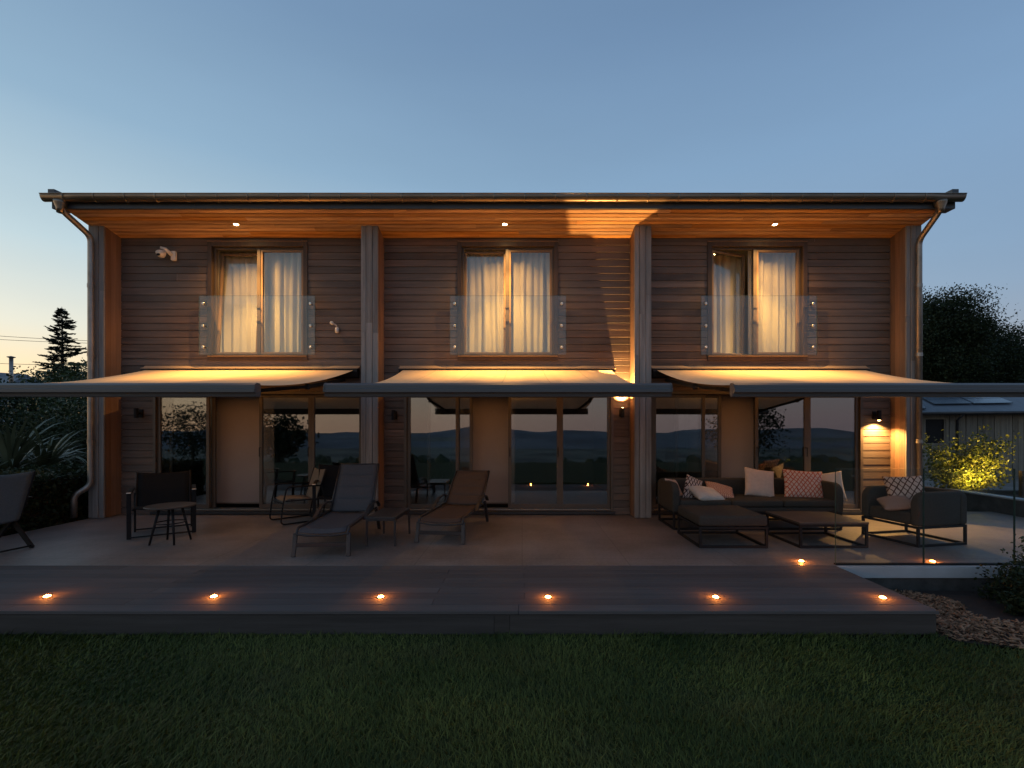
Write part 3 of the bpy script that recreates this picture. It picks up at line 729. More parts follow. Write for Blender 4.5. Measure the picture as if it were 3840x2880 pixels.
# ------------------------------------------------------------------ lamps
DL = thing('downlight', 'x', 'downlight', (X(885, 7.77), 7.77, soff(7.77)), group='downlights in the cedar soffit')
q = MB(); q.lathe([(.038, -.004), (.052, -.006), (.054, .004), (.038, .004)], n=24); q.build('trim_ring', M['steel'], DL, smooth=True)
q = MB(); q.lathe([(.0, -.010), (.022, -.009), (.036, -.004), (.036, .002)], n=20); q.build('lens', M['downlens'], DL, smooth=True)
lamp('bulb', 'SPOT', (0, 0, -.03), 1050, DL, col=(1.0, .50, .125), size=.006, spot=R(74), blend=1.0)
lamp('spill', 'SPOT', (0, 0, -.03), 190, DL, col=(1.0, .50, .14), size=.02, spot=R(128), blend=1.0)
DLL = ['lit downlight in the soffit above the window with the tilted sash', 'lit downlight in the soffit above the middle window', 'lit downlight in the soffit above the window with the sash turned open']
for i, sx in enumerate((885, 1893, 2906)):
    o = DL if i == 0 else copy_tree(DL)
    o.location = (X(sx, 7.77), 7.77, soff(7.77)); o['label'] = DLL[i]

def wall_lamp(x, z, label, on=None):
    t = thing('wall_lamp', label, 'wall lamp', (x, YW - .125, z), group='black wall lamps by the sliding doors')
    q = MB(); q.box(-.035, .035, .094, .112, -.07, .07); q.box(-.018, .018, .02, .095, -.02, .02); q.build('bracket', M['black'], t, bevel=.004)
    q = MB(); q.lathe([(.030, -.085), (.034, -.08), (.034, .08), (.030, .085), (.024, .078), (.0, .078)], n=20); q.build('housing', M['black'], t, smooth=False)
    if on:
        s_ = 1 if on == 'up' else -1
        q = MB(); q.lathe([(.0, .0), (.022, .0), (.022, .006), (.0, .009)], (0, 0, 0), 16, Matrix.Translation((0, 0, .08 * 1)) if s_ > 0 else Matrix.Translation((0, 0, -.087)) @ Matrix.Rotation(math.pi, 4, 'X')); q.build('lens', M['uplens'], t)
        lamp('bulb', 'SPOT', (0, .0, .10 * s_), 620 if s_ > 0 else 220, t, col=(1, .52, .15), size=.014, rot=((math.pi, 0, 0) if s_ > 0 else (0, 0, 0)), spot=R(98 if s_ > 0 else 140), blend=.6)
    return t
wall_lamp(X(533, YW), Zh(1550, YW), 'unlit black wall lamp beside the door nearest the left fin')
wall_lamp(X(1483, YW), Zh(1557, YW), 'unlit black wall lamp right beside the second fin')
wall_lamp(X(2329, YW), Zh(1548, YW), 'lit black wall lamp throwing a beam up the boards', 'up')
wall_lamp(X(3276, YW), Zh(1558, YW), 'lit black wall lamp shining down behind the armchair', 'down')

DK = thing('deck_light', 'x', 'deck light', (0, 0, 0), group='amber lights set in the deck')
q = MB(); q.lathe([(.024, .0), (.034, .001), (.034, .004), (.026, .006), (.024, .003)], n=24); q.build('rim', M['steel'], DK, smooth=True)
q = MB(); q.lathe([(.026, .001), (.025, .008), (.016, .014), (.0, .016)], n=20); q.build('lens', M['decklens'], DK, smooth=True)
lamp('bulb', 'POINT', (0, 0, .045), 1.7, DK, col=(1, .27, .035), size=.01)
spots = [(177, 2238), (802, 2239), (1428, 2240), (2055, 2241), (2684, 2241), (3310, 2243), (3005, 2106), (3497, 2107), (3775, 1926)]
names = ['first amber deck light from the left edge of the photo', 'second amber deck light from the left, in front of the cantilever chair', 'amber deck light in front of the side table and loungers',
         'amber deck light just right of the deck board joints', 'amber deck light in front of the ottoman', 'amber deck light at the outer corner of the deck by the mulch',
         'amber light in the tiles in front of the coffee table', 'amber light in the tiles behind the glass balustrade', 'amber light in the tiles at the foot of the low planter wall']
for i, (sx, sy) in enumerate(spots):
    o = DK if i == 0 else copy_tree(DK)
    p = fl(sx, sy); o.location = (p.x, p.y, .0005); o['label'] = names[i]
    o['group'] = 'amber lights set in the deck' if i < 6 else 'amber lights set in the terrace tiles'

# security camera and sensor
t = thing('security_camera', 'white dome security camera on a wall bracket beside the tilted window', 'security camera', (X(640, YW), YW - .02, Zh(962, YW)), absolute=True)
cx_, cz_ = X(640, YW), Zh(962, YW)
q = MB(); q.box(cx_ + .05, cx_ + .13, YW - .07, YW - .018, cz_ - .09, cz_ + .075); q.build('junction_box', M['white'], t, bevel=.008)
q = MB(); q.tube([(cx_ + .07, YW - .06, cz_ + .0), (cx_ + .0, YW - .12, cz_ + .085), (cx_ - .06, YW - .16, cz_ + .10)], [.034, .03, .02], 12); q.build('bracket', M['white'], t, smooth=True)
q = MB(); q.lathe([(.0, .055), (.045, .05), (.072, .03), (.076, .0), (.06, -.045), (.03, -.075), (.0, -.082)], (cx_ - .045, YW - .16, cz_ - .0), 20, Matrix.Rotation(R(18), 4, 'X')); dm = q.build('dome', M['white'], t, smooth=True)
q = MB(); q.lathe([(.0, -.0), (.03, .0), (.026, .014), (.0, .02)], (cx_ - .045, YW - .215, cz_ - .042), 16, Matrix.Rotation(R(70), 4, 'X')); q.build('lens', M['black'], dm, smooth=True)
sx_, sz_ = X(1264, YW), Zh(1229, YW)
t = thing('motion_sensor', 'small pale motion sensor on a bracket beside the second fin', 'sensor', (sx_, YW - .02, sz_), absolute=True)
q = MB(); q.lathe([(.0, -.085), (.03, -.08), (.036, -.03), (.03, .01), (.0, .02)], (sx_ + .02, YW - .05, sz_ - .02), 14); q.build('body', M['white'], t, smooth=True)
q = MB(); q.tube([(sx_ + .02, YW - .02, sz_), (sx_ + .01, YW - .09, sz_ + .03), (sx_ - .03, YW - .12, sz_ + .045)], .014, 10); q.build('bracket', M['white'], t, smooth=True)
q = MB(); q.lathe([(.0, -.02), (.03, -.018), (.036, .01), (.02, .03), (.0, .034)], (sx_ - .04, YW - .13, sz_ + .05), 14, Matrix.Rotation(R(50), 4, 'Y')); q.build('eye', M['white'], t, smooth=True)

# ------------------------------------------------------------------ glass balustrade
bal = thing('glass_balustrade', 'frameless glass balustrade along the terrace edge', 'balustrade', (4.5, YT + .03, 0), absolute=True)
xs = [3.487, 4.475, 5.487, 6.50]
for k, (xa, xb) in enumerate(zip(xs, xs[1:])):
    q = MB(); q.box(xa + .006, xb - .006, YT + .025, YT + .037, .012, 1.07); pn = q.build('glass_panel', M['balu'], bal)
    for xx in (xa + .0035, xb - .006): e = MB(); e.box(xx, xx + .0025, YT + .025, YT + .037, .012, 1.07); e.build('edge', M['glassedge'], pn)
q = MB(); q.box(3.485, 8.5, YT + .012, YT + .05, .001, .016); q.build('base_channel', M['black'], bal)

# ------------------------------------------------------------------ FURNITURE
def sling(rows_yz, w, seams=0, x0=0.0, edge=.0):
    """a cloth strip of width w following the y,z points, dished a little across"""
    b = MB(); out = []
    for (y, z) in rows_yz:
        r_ = []
        for k in range(9):
            u = k / 8 * 2 - 1; r_.append((u * w / 2, y, z - .022 * (1 - u * u)))
        out.append(r_)
    b.strip(out); return b
def lerp_path(pts, n):
    P = [Vector((0, *p)) for p in pts]; out = []
    for a, b_ in zip(P, P[1:]):
        for k in range(n): out.append(a.lerp(b_, k / n))
    out.append(P[-1]); return [(p.y, p.z) for p in out]
def lounger(loc, rz, back_deg, smat, label, seat_len=1.12, back_len=.76):
    t = thing('sun_lounger', label, 'sun lounger', loc, rz, 'sun loungers on the terrace'); w = .60
    sy = .06 + seat_len
    q = sling(lerp_path([(.04, .285), (.12, .318), (.35, .315), (sy, .325)], 6), w - .05); q.build('seat', smat, t, smooth=True, solid=.012, fix=False)
    ca, sa = math.cos(R(back_deg)), math.sin(R(back_deg)); b = MB(); rows = []
    N = 48
    for k in range(N + 1):
        u = k / N * back_len; puff = .020 * abs(math.sin(math.pi * (k / N) * 4.0)) ** .4
        rows.append([((j / 8 * 2 - 1) * (w - .03 - .03 * (k / N)) / 2, sy + .02 + u * ca + sa * (.014 * (1 - (j / 4 - 1) ** 2) - puff * (1 if 0 < j < 8 else 0)), .325 + u * sa - ca * (.014 * (1 - (j / 4 - 1) ** 2) - puff * (1 if 0 < j < 8 else 0))) for j in range(9)])
    b.strip(rows); bk = b.build('backrest', smat, t, smooth=True, solid=.014, fix=False)
    b = MB()
    for s_ in (-1, 1): b.tube([(s_ * w / 2, sy, .33), (s_ * (w / 2 - .015), sy + .02 + back_len * ca, .325 + back_len * sa)], .013, 8)
    b.tube([(-(w / 2 - .015), sy + .02 + back_len * ca, .325 + back_len * sa), ((w / 2 - .015), sy + .02 + back_len * ca, .325 + back_len * sa)], .012, 8)
    b.build('back_frame', M['darkmetal'], bk, smooth=True)
    for s_ in (-1, 1):
        x = s_ * w / 2
        b = MB(); b.bar((x * 1.06, .0, .0), (x * 1.03, .05, .27), .05, .028, (0, 1, 0)); b.build('leg', M['darkmetal'], t, bevel=.005)
        b = MB(); b.bar((x * 1.06, sy + .32, .0), (x * 1.03, sy + .16, .34), .045, .028, (0, 1, 0)); b.build('leg', M['darkmetal'], t, bevel=.005)
        b = MB(); b.tube([(x, .03, .255), (x, .10, .325), (x, .4, .327), (x, sy + .22, .34)], .017, 8); b.build('side_rail', M['darkmetal'], t, smooth=True)
        b = MB(); xo = x * 1.10
        for p, r_ in zip(zip([(xo, sy - .52, .31), (xo, sy - .36, .40), (xo, sy - .2, .455), (xo, sy - .02, .47), (xo, sy + .16, .44), (xo, sy + .26, .36)][:-1], [(xo, sy - .52, .31), (xo, sy - .36, .40), (xo, sy - .2, .455), (xo, sy - .02, .47), (xo, sy + .16, .44), (xo, sy + .26, .36)][1:]), range(5)):
            b.bar(p[0], p[1], .05, .022)
        b.build('armrest', M['darkmetal'], t, bevel=.005)
    b = MB(); b.bar((-w / 2 * 1.05, .025, .135), (w / 2 * 1.05, .025, .135), .02, .05); b.tube([(-w / 2, .03, .262), (-.15, .022, .245), (.15, .022, .245), (w / 2, .03, .262)], .013, 8); b.build('crossbar', M['darkmetal'], t, bevel=.004)
    return t
pL = (fl(1097.7, 2088) + fl(1307.4, 2087)) / 2; pR = (fl(1560.6, 2037) + fl(1736.5, 2040)) / 2
lounger((pL.x, pL.y, 0), R(3.5), 58, M['sling_blue'], 'blue grey sun lounger with its back raised steeply')
lounger((pR.x, pR.y, 0), R(-8), 38, M['sling_brown'], 'brown sun lounger reclined lower by the middle doorway')

# side table between them
a_, b_ = fl(1380.7, 2049), fl(1529, 2001)
t = thing('side_table', 'narrow dark side table between the two sun loungers', 'side table', ((a_.x + b_.x) / 2, (a_.y + b_.y) / 2, 0), R(-1))
hw, hd, h = .18, .345, .375
q = MB(); q.box(-hw - .01, hw + .01, -hd - .01, hd + .01, h - .012, h); q.build('tabletop', M['tabletop'], t, bevel=.003)
q = MB(); ring_pts = [(-hw, -hd), (hw, -hd), (hw, hd), (-hw, hd)]
for (p, r_) in zip(ring_pts, ring_pts[1:] + ring_pts[:1]): q.bar((*p, h - .032), (*r_, h - .032), .022, .034)
q.build('rail', M['darkmetal'], t, bevel=.003)
for p in ring_pts:
    q = MB(); q.bar((*p, h - .016), (p[0] * 1.04, p[1] * 1.02, 0), .026, .026, (0, 1, 0)); q.build('leg', M['darkmetal'], t, bevel=.004)

# round table
p = fl(640, 2034)
t = thing('round_table', 'round black side table on four splayed legs', 'side table', (p.x, p.y, 0), R(12))
q = MB(); q.lathe([(.0, .475), (.27, .475), (.285, .483), (.285, .493), (.28, .498), (.0, .498)], n=40); q.build('tabletop', M['tabletop'], t, smooth=False, bevel=.002)
for k in range(4):
    a = math.pi / 2 * k + .6; q = MB(); q.tube([(.12 * math.cos(a), .12 * math.sin(a), .475), (.225 * math.cos(a), .225 * math.sin(a), .0)], [.017, .012], 10); q.build('leg', M['black'], t, smooth=True)
q = MB(); q.tube([(.165 * math.cos(a), .165 * math.sin(a), .27) for a in [2 * math.pi * k / 32 for k in range(32)]], .008, 8, closed=True); q.build('ring', M['black'], t, smooth=True)

# reclining sling chairs: flat arms, crossed flat legs
def sling_chair(loc, rz, smat, label, w=.64, top=.98, tips=True, cross=True, scale=1.0):
    t = thing('sling_chair', label, 'chair', loc, rz, 'folding sling chairs'); t.scale = (scale,) * 3
    q = sling(lerp_path([(-.27, .41), (-.22, .43), (.19, .385)], 6), w - .06); q.build('seat', smat, t, smooth=True, solid=.012, fix=False)
    q = sling(lerp_path([(.2, .36), (.30, .62), (.43, top)], 8), w - .04); q.build('backrest', smat, t, smooth=True, solid=.012, fix=False)
    for s_ in (-1, 1):
        x = s_ * w / 2
        q = MB(); q.tube([(x * .97, -.27, .40), (x * .97, .19, .375), (x * .97, .30, .62), (x * .97, .43, top)], .013, 8); q.build('side_rail', M['black'], t, smooth=True)
        xo = x * 1.10; q = MB(); q.bar((xo, -.30, .625), (xo, .31, .64), .055, .024); ar = q.build('armrest', M['black'], t, bevel=.008)
        if tips:
            q = MB(); q.bar((xo, -.306, .638), (xo, -.24, .6395), .05, .006); q.build('arm_tip', M['white'], ar, bevel=.002)
        q = MB(); q.bar((xo, -.26, .615), (xo * (1.0), .34 if cross else -.22, .0), .026 if cross else .05, .06 if cross else .035, (0, 0, 1) if cross else (0, 1, 0)); q.build('leg', M['black'], t, bevel=.005)
        q = MB(); q.bar((x * 1.02, .28, .58), (x * 1.02, -.30 if cross else .33, .0), .024, .045); q.build('leg', M['black'], t, bevel=.005)
    for y, z in ((.33, .03), (-.28, .03)): q = MB(); q.tube([(-w / 2 * 1.05, y, z), (w / 2 * 1.05, y, z)], .011, 8); q.build('stretcher', M['black'], t, smooth=True)
    return t
pc = fl(600, 1985)
sling_chair((X(612, 6.72), 6.72, 0), R(36), M['sling_dark'], 'black sling chair behind the round side table', w=.66, top=.86, cross=False)
sling_chair((X(1262, 7.62), 7.62, 0), R(20), M['sling_dark'], 'black sling chair half hidden behind the grey lounger', w=.58, top=.90, cross=False)
sling_chair((-6.615, 5.62, 0), R(-100), M['sling_pale'], 'pale grey folding sling chair cut off by the photo edge', w=.60, top=.98, tips=False)

# cantilever tube chair
t = thing('cantilever_chair', 'tan woven armchair on a black tube sled frame', 'chair', (-3.70, 7.66, 0), R(-45))
w = .54
q = sling(lerp_path([(-.28, .375), (-.22, .40), (.20, .365)], 6), w - .08); q.build('seat', M['sling_tan'], t, smooth=True, solid=.012, fix=False)
q = sling(lerp_path([(.20, .355), (.27, .58), (.35, .84)], 8), w - .08); q.build('backrest', M['sling_tan'], t, smooth=True, solid=.012, fix=False)
for s_ in (-1, 1):
    x = s_ * w / 2
    def rnd_path(pts, rad=.07):
        P = [Vector(p) for p in pts]; out = [P[0]]
        for a, p, c in zip(P, P[1:], P[2:]):
            d1, d2 = (a - p), (c - p); r1 = min(rad, d1.length * .45, d2.length * .45)
            d1, d2 = d1.normalized() * r1, d2.normalized() * r1
            out += [p + d1 * (1 - u) ** 2 + d2 * u ** 2 for u in (0, .25, .5, .75, 1)]
        return out + [P[-1]]
    q = MB(); q.tube(rnd_path([(x, .29, .575), (x, -.27, .595), (x, -.33, .30), (x, -.36, .012), (x, .26, .012)]), .012, 10); q.build('arm_frame', M['black'], t, smooth=True)
    q = MB(); q.tube([(x * .92, -.28, .37), (x * .92, .2, .358), (x * .92, .27, .58), (x * .92, .35, .84)], .011, 10); q.build('side_rail', M['black'], t, smooth=True)
    q = MB(); q.tube([(x, .27, .575), (x, .33, .30), (x, .28, .012)], .011, 10); q.build('leg', M['black'], t, smooth=True)
q = MB(); q.tube([(-w / 2, .26, .012), (w / 2, .26, .012)], .012, 8); q.build('stretcher', M['black'], t, smooth=True)
q = MB(); q.tube([(-w / 2, -.33, .34), (w / 2, -.33, .34)], .011, 8); q.build('stretcher', M['black'], t, smooth=True)

# sofa group
def frame_base(b, x0, x1, y0, y1, z, s_=.03, legs_only=False):
    for (x, y) in ((x0, y0), (x1, y0), (x0, y1), (x1, y1)): b.box(x - s_ / 2, x + s_ / 2, y - s_ / 2, y + s_ / 2, 0, z)
    for y in (y0, y1): b.box(x0 + s_ / 2, x1 - s_ / 2, y - s_ / 2, y + s_ / 2, 0.0005, s_); b.box(x0 + s_ / 2, x1 - s_ / 2, y - s_ / 2, y + s_ / 2, z - s_, z - .0005)
    for x in (x0, x1): b.box(x - s_ / 2, x + s_ / 2, y0 + s_ / 2, y1 - s_ / 2, 0.0005, s_); b.box(x - s_ / 2, x + s_ / 2, y0 + s_ / 2, y1 - s_ / 2, z - s_, z - .0005)
def rounded_panel(w, z0, z1, r, n=8):
    pts = [(-w / 2, z0), (w / 2, z0)]
    pts += [(w / 2 - r + r * math.cos(a), z1 - r + r * math.sin(a)) for a in [math.pi / 2 * k / n for k in range(n + 1)]]
    pts += [(-w / 2 + r + r * math.cos(a), z1 - r + r * math.sin(a)) for a in [math.pi / 2 + math.pi / 2 * k / n for k in range(n + 1)]]
    return pts
SX0, SX1, SY0, SY1 = 2.245, 4.80, 6.90, 7.70
t = thing('sofa', 'long charcoal upholstered sofa on a black metal frame', 'sofa', ((SX0 + SX1) / 2, (SY0 + SY1) / 2, 0)); L = SX1 - SX0; D = SY1 - SY0
q = MB(); frame_base(q, -L / 2 + .03, L / 2 - .03, -D / 2 + .03, D / 2 - .03, .262); q.build('base_frame', M['black'], t, bevel=.003)
q = MB(); q.box(-L / 2 + .12, L / 2 - .12, -D / 2 + .02, D / 2 - .1, .264, .335); q.build('seat_base', M['sofa'], t, bevel=.02, seg=3)
q = MB(); q.prism(rounded_panel(L, .264, .70, .10), D / 2 - .11, D / 2, 'y'); q.build('backrest', M['sofa'], t, bevel=.028, seg=4, smooth=True)
for s_ in (-1, 1):
    q = MB(); xa = -L / 2 if s_ < 0 else L / 2 - .11
    pts = [(-D / 2, .264), (D / 2 - .112, .264), (D / 2 - .112, .695)] + [(-D / 2 + .16 + .16 * math.cos(a), .695 - .16 + .16 * math.sin(a)) for a in [math.pi / 2 + math.pi / 2 * k / 8 for k in range(9)]]
    q.prism(pts, xa, xa + .11, 'x'); q.build('armrest', M['sofa'], t, bevel=.026, seg=4, smooth=True)
cw = (L - .22) / 3
for k in range(3):
    q = MB(); q.box(-L / 2 + .112 + k * cw, -L / 2 + .108 + (k + 1) * cw, -D / 2 + .005, D / 2 - .115, .337, .445); q.build('seat_cushion', M['sofa'], t, bevel=.035, seg=4, smooth=True)
# ottoman
p0 = fl(2623, 2056); p1 = fl(2881, 2056); pb_ = fl(2539, 2001)
ow, od = p1.x - p0.x, pb_.y - p0.y + .02
t = thing('ottoman', 'square charcoal ottoman in front of the sofa', 'ottoman', (p0.x + ow / 2, p0.y + od / 2, 0))
q = MB(); frame_base(q, -ow / 2 + .015, ow / 2 - .015, -od / 2 + .015, od / 2 - .015, .27); q.build('base_frame', M['black'], t, bevel=.003)
q = MB(); q.box(-ow / 2, ow / 2, -od / 2, od / 2, .272, .41); q.build('cushion', M['sofa'], t, bevel=.035, seg=4, smooth=True)
# coffee table
p0 = fl(2997, 2056); p1 = fl(3257, 2056); cw_, cd_ = p1.x - p0.x, .80
t = thing('coffee_table', 'low dark coffee table with open box frame beside the ottoman', 'coffee table', (p0.x + cw_ / 2, p0.y + cd_ / 2, 0), R(1))
q = MB(); frame_base(q, -cw_ / 2 + .015, cw_ / 2 - .015, -cd_ / 2 + .015, cd_ / 2 - .015, .30); q.build('base_frame', M['black'], t, bevel=.003)
q = MB(); q.box(-cw_ / 2 - .004, cw_ / 2 + .004, -cd_ / 2 - .004, cd_ / 2 + .004, .302, .326); q.build('tabletop', M['tabletop'], t, bevel=.003)
# armchair (faces the coffee table)
A, B, C_, D_ = fl(3216, 2001), fl(3440, 2051.5), fl(3655, 2049), fl(3394, 1991)
ctr = (A + B + C_ + D_) / 4; ang = math.atan2((B - A).x, -(B - A).y)
t = thing('armchair', 'charcoal upholstered tub armchair facing the coffee table', 'armchair', (ctr.x, ctr.y, 0), math.atan2(-.20, .98) * -1 * 1.0 - 0)
AWd, ADp = .80, .80                                          # local: faces -x, arms at +-y
q = MB(); frame_base(q, -ADp / 2 + .02, ADp / 2 - .02, -AWd / 2 + .02, AWd / 2 - .02, .262); q.build('base_frame', M['black'], t, bevel=.003)
q = MB(); q.prism(rounded_panel(AWd, .264, .70, .10), ADp / 2 - .11, ADp / 2, 'x'); q.build('backrest', M['sofa'], t, bevel=.028, seg=4, smooth=True)
for s_ in (-1, 1):
    ya = -AWd / 2 if s_ < 0 else AWd / 2 - .11
    pts = [(-ADp / 2, .264), (ADp / 2 - .112, .264), (ADp / 2 - .112, .695)] + [(-ADp / 2 + .16 + .16 * math.cos(a), .695 - .16 + .16 * math.sin(a)) for a in [math.pi / 2 + math.pi / 2 * k / 8 for k in range(9)]]
    q = MB(); q.prism(pts, ya, ya + .11, 'y'); q.build('armrest', M['sofa'], t, bevel=.026, seg=4, smooth=True)
q = MB(); q.box(-ADp / 2 + .01, ADp / 2 - .115, -AWd / 2 + .115, AWd / 2 - .115, .266, .43); q.build('seat_cushion', M['sofa'], t, bevel=.035, seg=4, smooth=True)

# cushions
def cushion(label, mat, ctr, size, rot, puff=.07, group='scatter cushions on the sofa'):
    n = 22; V = []; w, h = size
    for s_ in (1, -1):
        for i in range(n + 1):
            for j in range(n + 1):
                u, v = i / n * 2 - 1, j / n * 2 - 1
                pin = 1 - .07 * (1 - abs(v) ** 2) * abs(u) ** 6 ; pin2 = 1 - .07 * (1 - abs(u) ** 2) * abs(v) ** 6
                z = s_ * puff * (max(0, (1 - u ** 4) * (1 - v ** 4))) ** .6 * (1 + .06 * math.sin(5 * u + 3 * v))
                V.append((u * w / 2 * pin, v * h / 2 * pin2, z))
    N1 = (n + 1) ** 2; fs = []
    for i in range(n):
        for j in range(n):
            a = i * (n + 1) + j; fs.append((a, a + n + 1, a + n + 2, a + 1)); fs.append((N1 + a, N1 + a + 1, N1 + a + n + 2, N1 + a + n + 1))
    b = MB(); b.v = V; b.f = fs
    o = b.build('cushion', mat, None, smooth=True, fix=False)
    bm = bmesh.new(); bm.from_mesh(o.data); bmesh.ops.remove_doubles(bm, verts=bm.verts, dist=1e-4); bm.to_mesh(o.data); bm.free()
    o.location = ctr; o.rotation_euler = rot; return tag(o, label, 'cushion', group)
def at(sx, sy, y): return Vector((X(sx, y), y, Zh(sy, y)))
seat = .445
cushion('pink cushion squeezed into the corner of the sofa, behind the dark lattice cushion', M['pil_pale'], at(2530, 1838, 7.42), (.40, .40), (R(62), R(8), R(48)), .05)
cushion('dark lattice cushion leaning on the left sofa arm', M['pil_dark'], at(2598, 1834, 7.28), (.30, .42), (R(66), R(24), R(8)), .055)
cushion('plain white cushion lying flat on the left of the sofa seat', M['pil_white'], at(2648, 1852, 7.10), (.46, .40), (R(20), R(6), R(12)), .07)
cushion('rust zigzag cushion lying behind the flat white one', M['pil_zig'], at(2700, 1842, 7.34), (.44, .40), (R(26), R(14), R(-10)), .06)
cushion('pale pink cushion standing against the middle of the sofa back', M['pil_pale'], at(2848, 1812, 7.40), (.50, .47), (R(72), R(9), R(2)), .06)
cushion('red lattice cushion standing at the right of the sofa', M['pil_red'], at(3012, 1818, 7.32), (.60, .48), (R(70), R(4), R(-8)), .07)
cushion('off white cushion tucked behind the red lattice cushion', M['pil_white'], at(3102, 1826, 7.42), (.46, .48), (R(70), R(-10), R(-34)), .06)
cushion('brown trellis cushion standing on the armchair', M['pil_brown'], at(3395, 1838, 6.42), (.46, .42), (R(64), R(-4), R(-22)), .06, 'scatter cushions on the armchair')
cushion('small fine print cushion lying on the armchair seat', M['pil_small'], at(3360, 1886, 6.20), (.36, .30), (R(20), R(-8), R(-20)), .06, 'scatter cushions on the armchair')

# ------------------------------------------------------------------ VEGETATION
def leaves(C, size, elong=1.6, seed=0, up=0.0, dirs=None, jit=.5):
    """one diamond leaf (folded quad) per centre"""
    r2 = np.random.RandomState(seed); N = len(C)
    d = r2.normal(size=(N, 3)) if dirs is None else dirs + r2.normal(size=(N, 3)) * jit
    d[:, 2] += up; d /= np.linalg.norm(d, axis=1)[:, None] + 1e-9
    s = np.cross(d, r2.normal(size=(N, 3))); s /= np.linalg.norm(s, axis=1)[:, None] + 1e-9
    L = (size * (.6 + .8 * r2.rand(N)))[:, None]; Wd = L / elong
    V = np.stack([C - d * L / 2, C + s * Wd / 2, C + d * L / 2, C - s * Wd / 2], 1).reshape(-1, 3)
    Q = np.arange(N * 4).reshape(-1, 4); return V, Q
def crown_pts(center, rad, nclump, per, seed, clump=.35, shell=.55, flat=1.0):
    r2 = np.random.RandomState(seed); out = []
    cs = []
    while len(cs) < nclump:
        p = r2.uniform(-1, 1, 3); q = np.linalg.norm(p)
        if shell < q < 1: cs.append(p)
    cs = np.array(cs) * np.array(rad)
    sc = clump * min(rad) * (.6 + .8 * r2.rand(nclump))
    P = np.repeat(cs, per, 0) + np.clip(r2.normal(size=(nclump * per, 3)), -1.5, 1.5) * np.repeat(sc, per)[:, None] * np.array([1, 1, .7 * flat])
    return P + np.array(center), cs + np.array(center)
def tree(name, label, cat, base, h, rad, cz, mat, seed, nclump=60, per=90, lsize=.16, trunk=.18, group=None, clump=.3):
    t = thing(name, label, cat, base, 0, group)
    P, cs = crown_pts((0, 0, cz), rad, nclump, per, seed, clump, .2 if per > 300 else .55)
    V, Q = leaves(P, lsize, 1.7, seed); raw_mesh('crown', V, Q, mat, t)
    b = MB(); b.tube([(0, 0, -.2), (.03, .02, cz * .5), (0, 0, cz)], [trunk, trunk * .75, trunk * .4], 8)
    r2 = random.Random(seed)
    for c in cs[:: max(1, len(cs) // 16)]:
        z0 = r2.uniform(.35, .8) * cz; m_ = Vector((c[0] * .5, c[1] * .5, z0 + (c[2] - z0) * .4))
        b.tube([(0, 0, z0), m_, tuple(c)], [trunk * .4, trunk * .25, trunk * .08], 5)
    b.build('trunk', M['bark'], t, smooth=True); return t
gz = lambda x, y: ground_z(x, y)
# dark trees behind the right end
def put(sx, y): return (X(sx, y), y, gz(X(sx, y), y))
for k, (sx, y, top, rx, lab) in enumerate((
        (3500, 24, 1085, 2.2, 'dark broad tree rising behind the right downpipe'),
        (3640, 25, 1215, 1.9, 'dark tree with a lower crown right of the tallest tree'),
        (3780, 27, 1262, 2.4, 'dark round tree at the right edge of the photo'),
        (3400, 27, 1240, 2.4, 'dark tree mostly hidden behind the right end of the house'))):
    zt = Zh(top, y); b = put(sx, y); h = zt - b[2]
    tree('tree', lab, 'tree', b, h, (rx, rx, h * .42), h * .60, M['leaf_dark'], 100 + k, 200, 380, .105, .2, 'dark trees behind the right end of the house', .22)
# conifer on the left
def conifer(base, h, w, seed, label):
    t = thing('conifer', label, 'conifer', base); r2 = np.random.RandomState(seed); b = MB(); P = []; Dr = []
    b.tube([(0, 0, -.2), (.05, 0, h * .5), (0, 0, h)], [.14, .09, .01], 8)
    z = h * .12
    while z < h * .985:
        u = z / h; nbr = r2.randint(2, 4)
        for q in range(nbr):
            a = r2.rand() * 6.283; ln = (w * (1 - u) ** .8 * r2.uniform(.35, 1.3) + .12) * (1.0 + .22 * math.cos(a)); pt_ = r2.uniform(-.12, .42)
            dx, dy = math.cos(a), math.sin(a); pts = []
            for k in range(6):
                s_ = k / 5; pts.append(Vector((dx * ln * s_, dy * ln * s_, z + ln * (pt_ * s_ ** 1.6 - .08 * s_))))
            b.tube(pts, [.028 * (1 - k / 6.5) * (1.2 - u) for k in range(6)], 4, caps=False)
            m_ = int(62 * ln + 12)
            for _ in range(m_):
                s_ = r2.uniform(.25, 1); i = min(4, int(s_ * 5)); p = pts[i].lerp(pts[i + 1], s_ * 5 - i)
                sd = r2.uniform(-1, 1); off = np.array([-dy * sd, dx * sd, r2.uniform(-.35, .25)]) * ( .17 * (1.25 - s_))
                P.append(np.array(p) + off); Dr.append(np.array([dx, dy, .25]) + np.array([-dy, dx, 0]) * sd * .9)
        z += r2.uniform(.035, .085)
    V, Q = leaves(np.array(P), .17, 3.6, seed, dirs=np.array(Dr), jit=.35); raw_mesh('crown', V, Q, M['needle'], t)
    b.build('trunk', M['bark'], t, smooth=True)
yc = 26; bx = put(232, yc); conifer(bx, Zh(1150, yc) - bx[2], 2.1, 5, 'tall ragged conifer against the dusk glow left of the house')
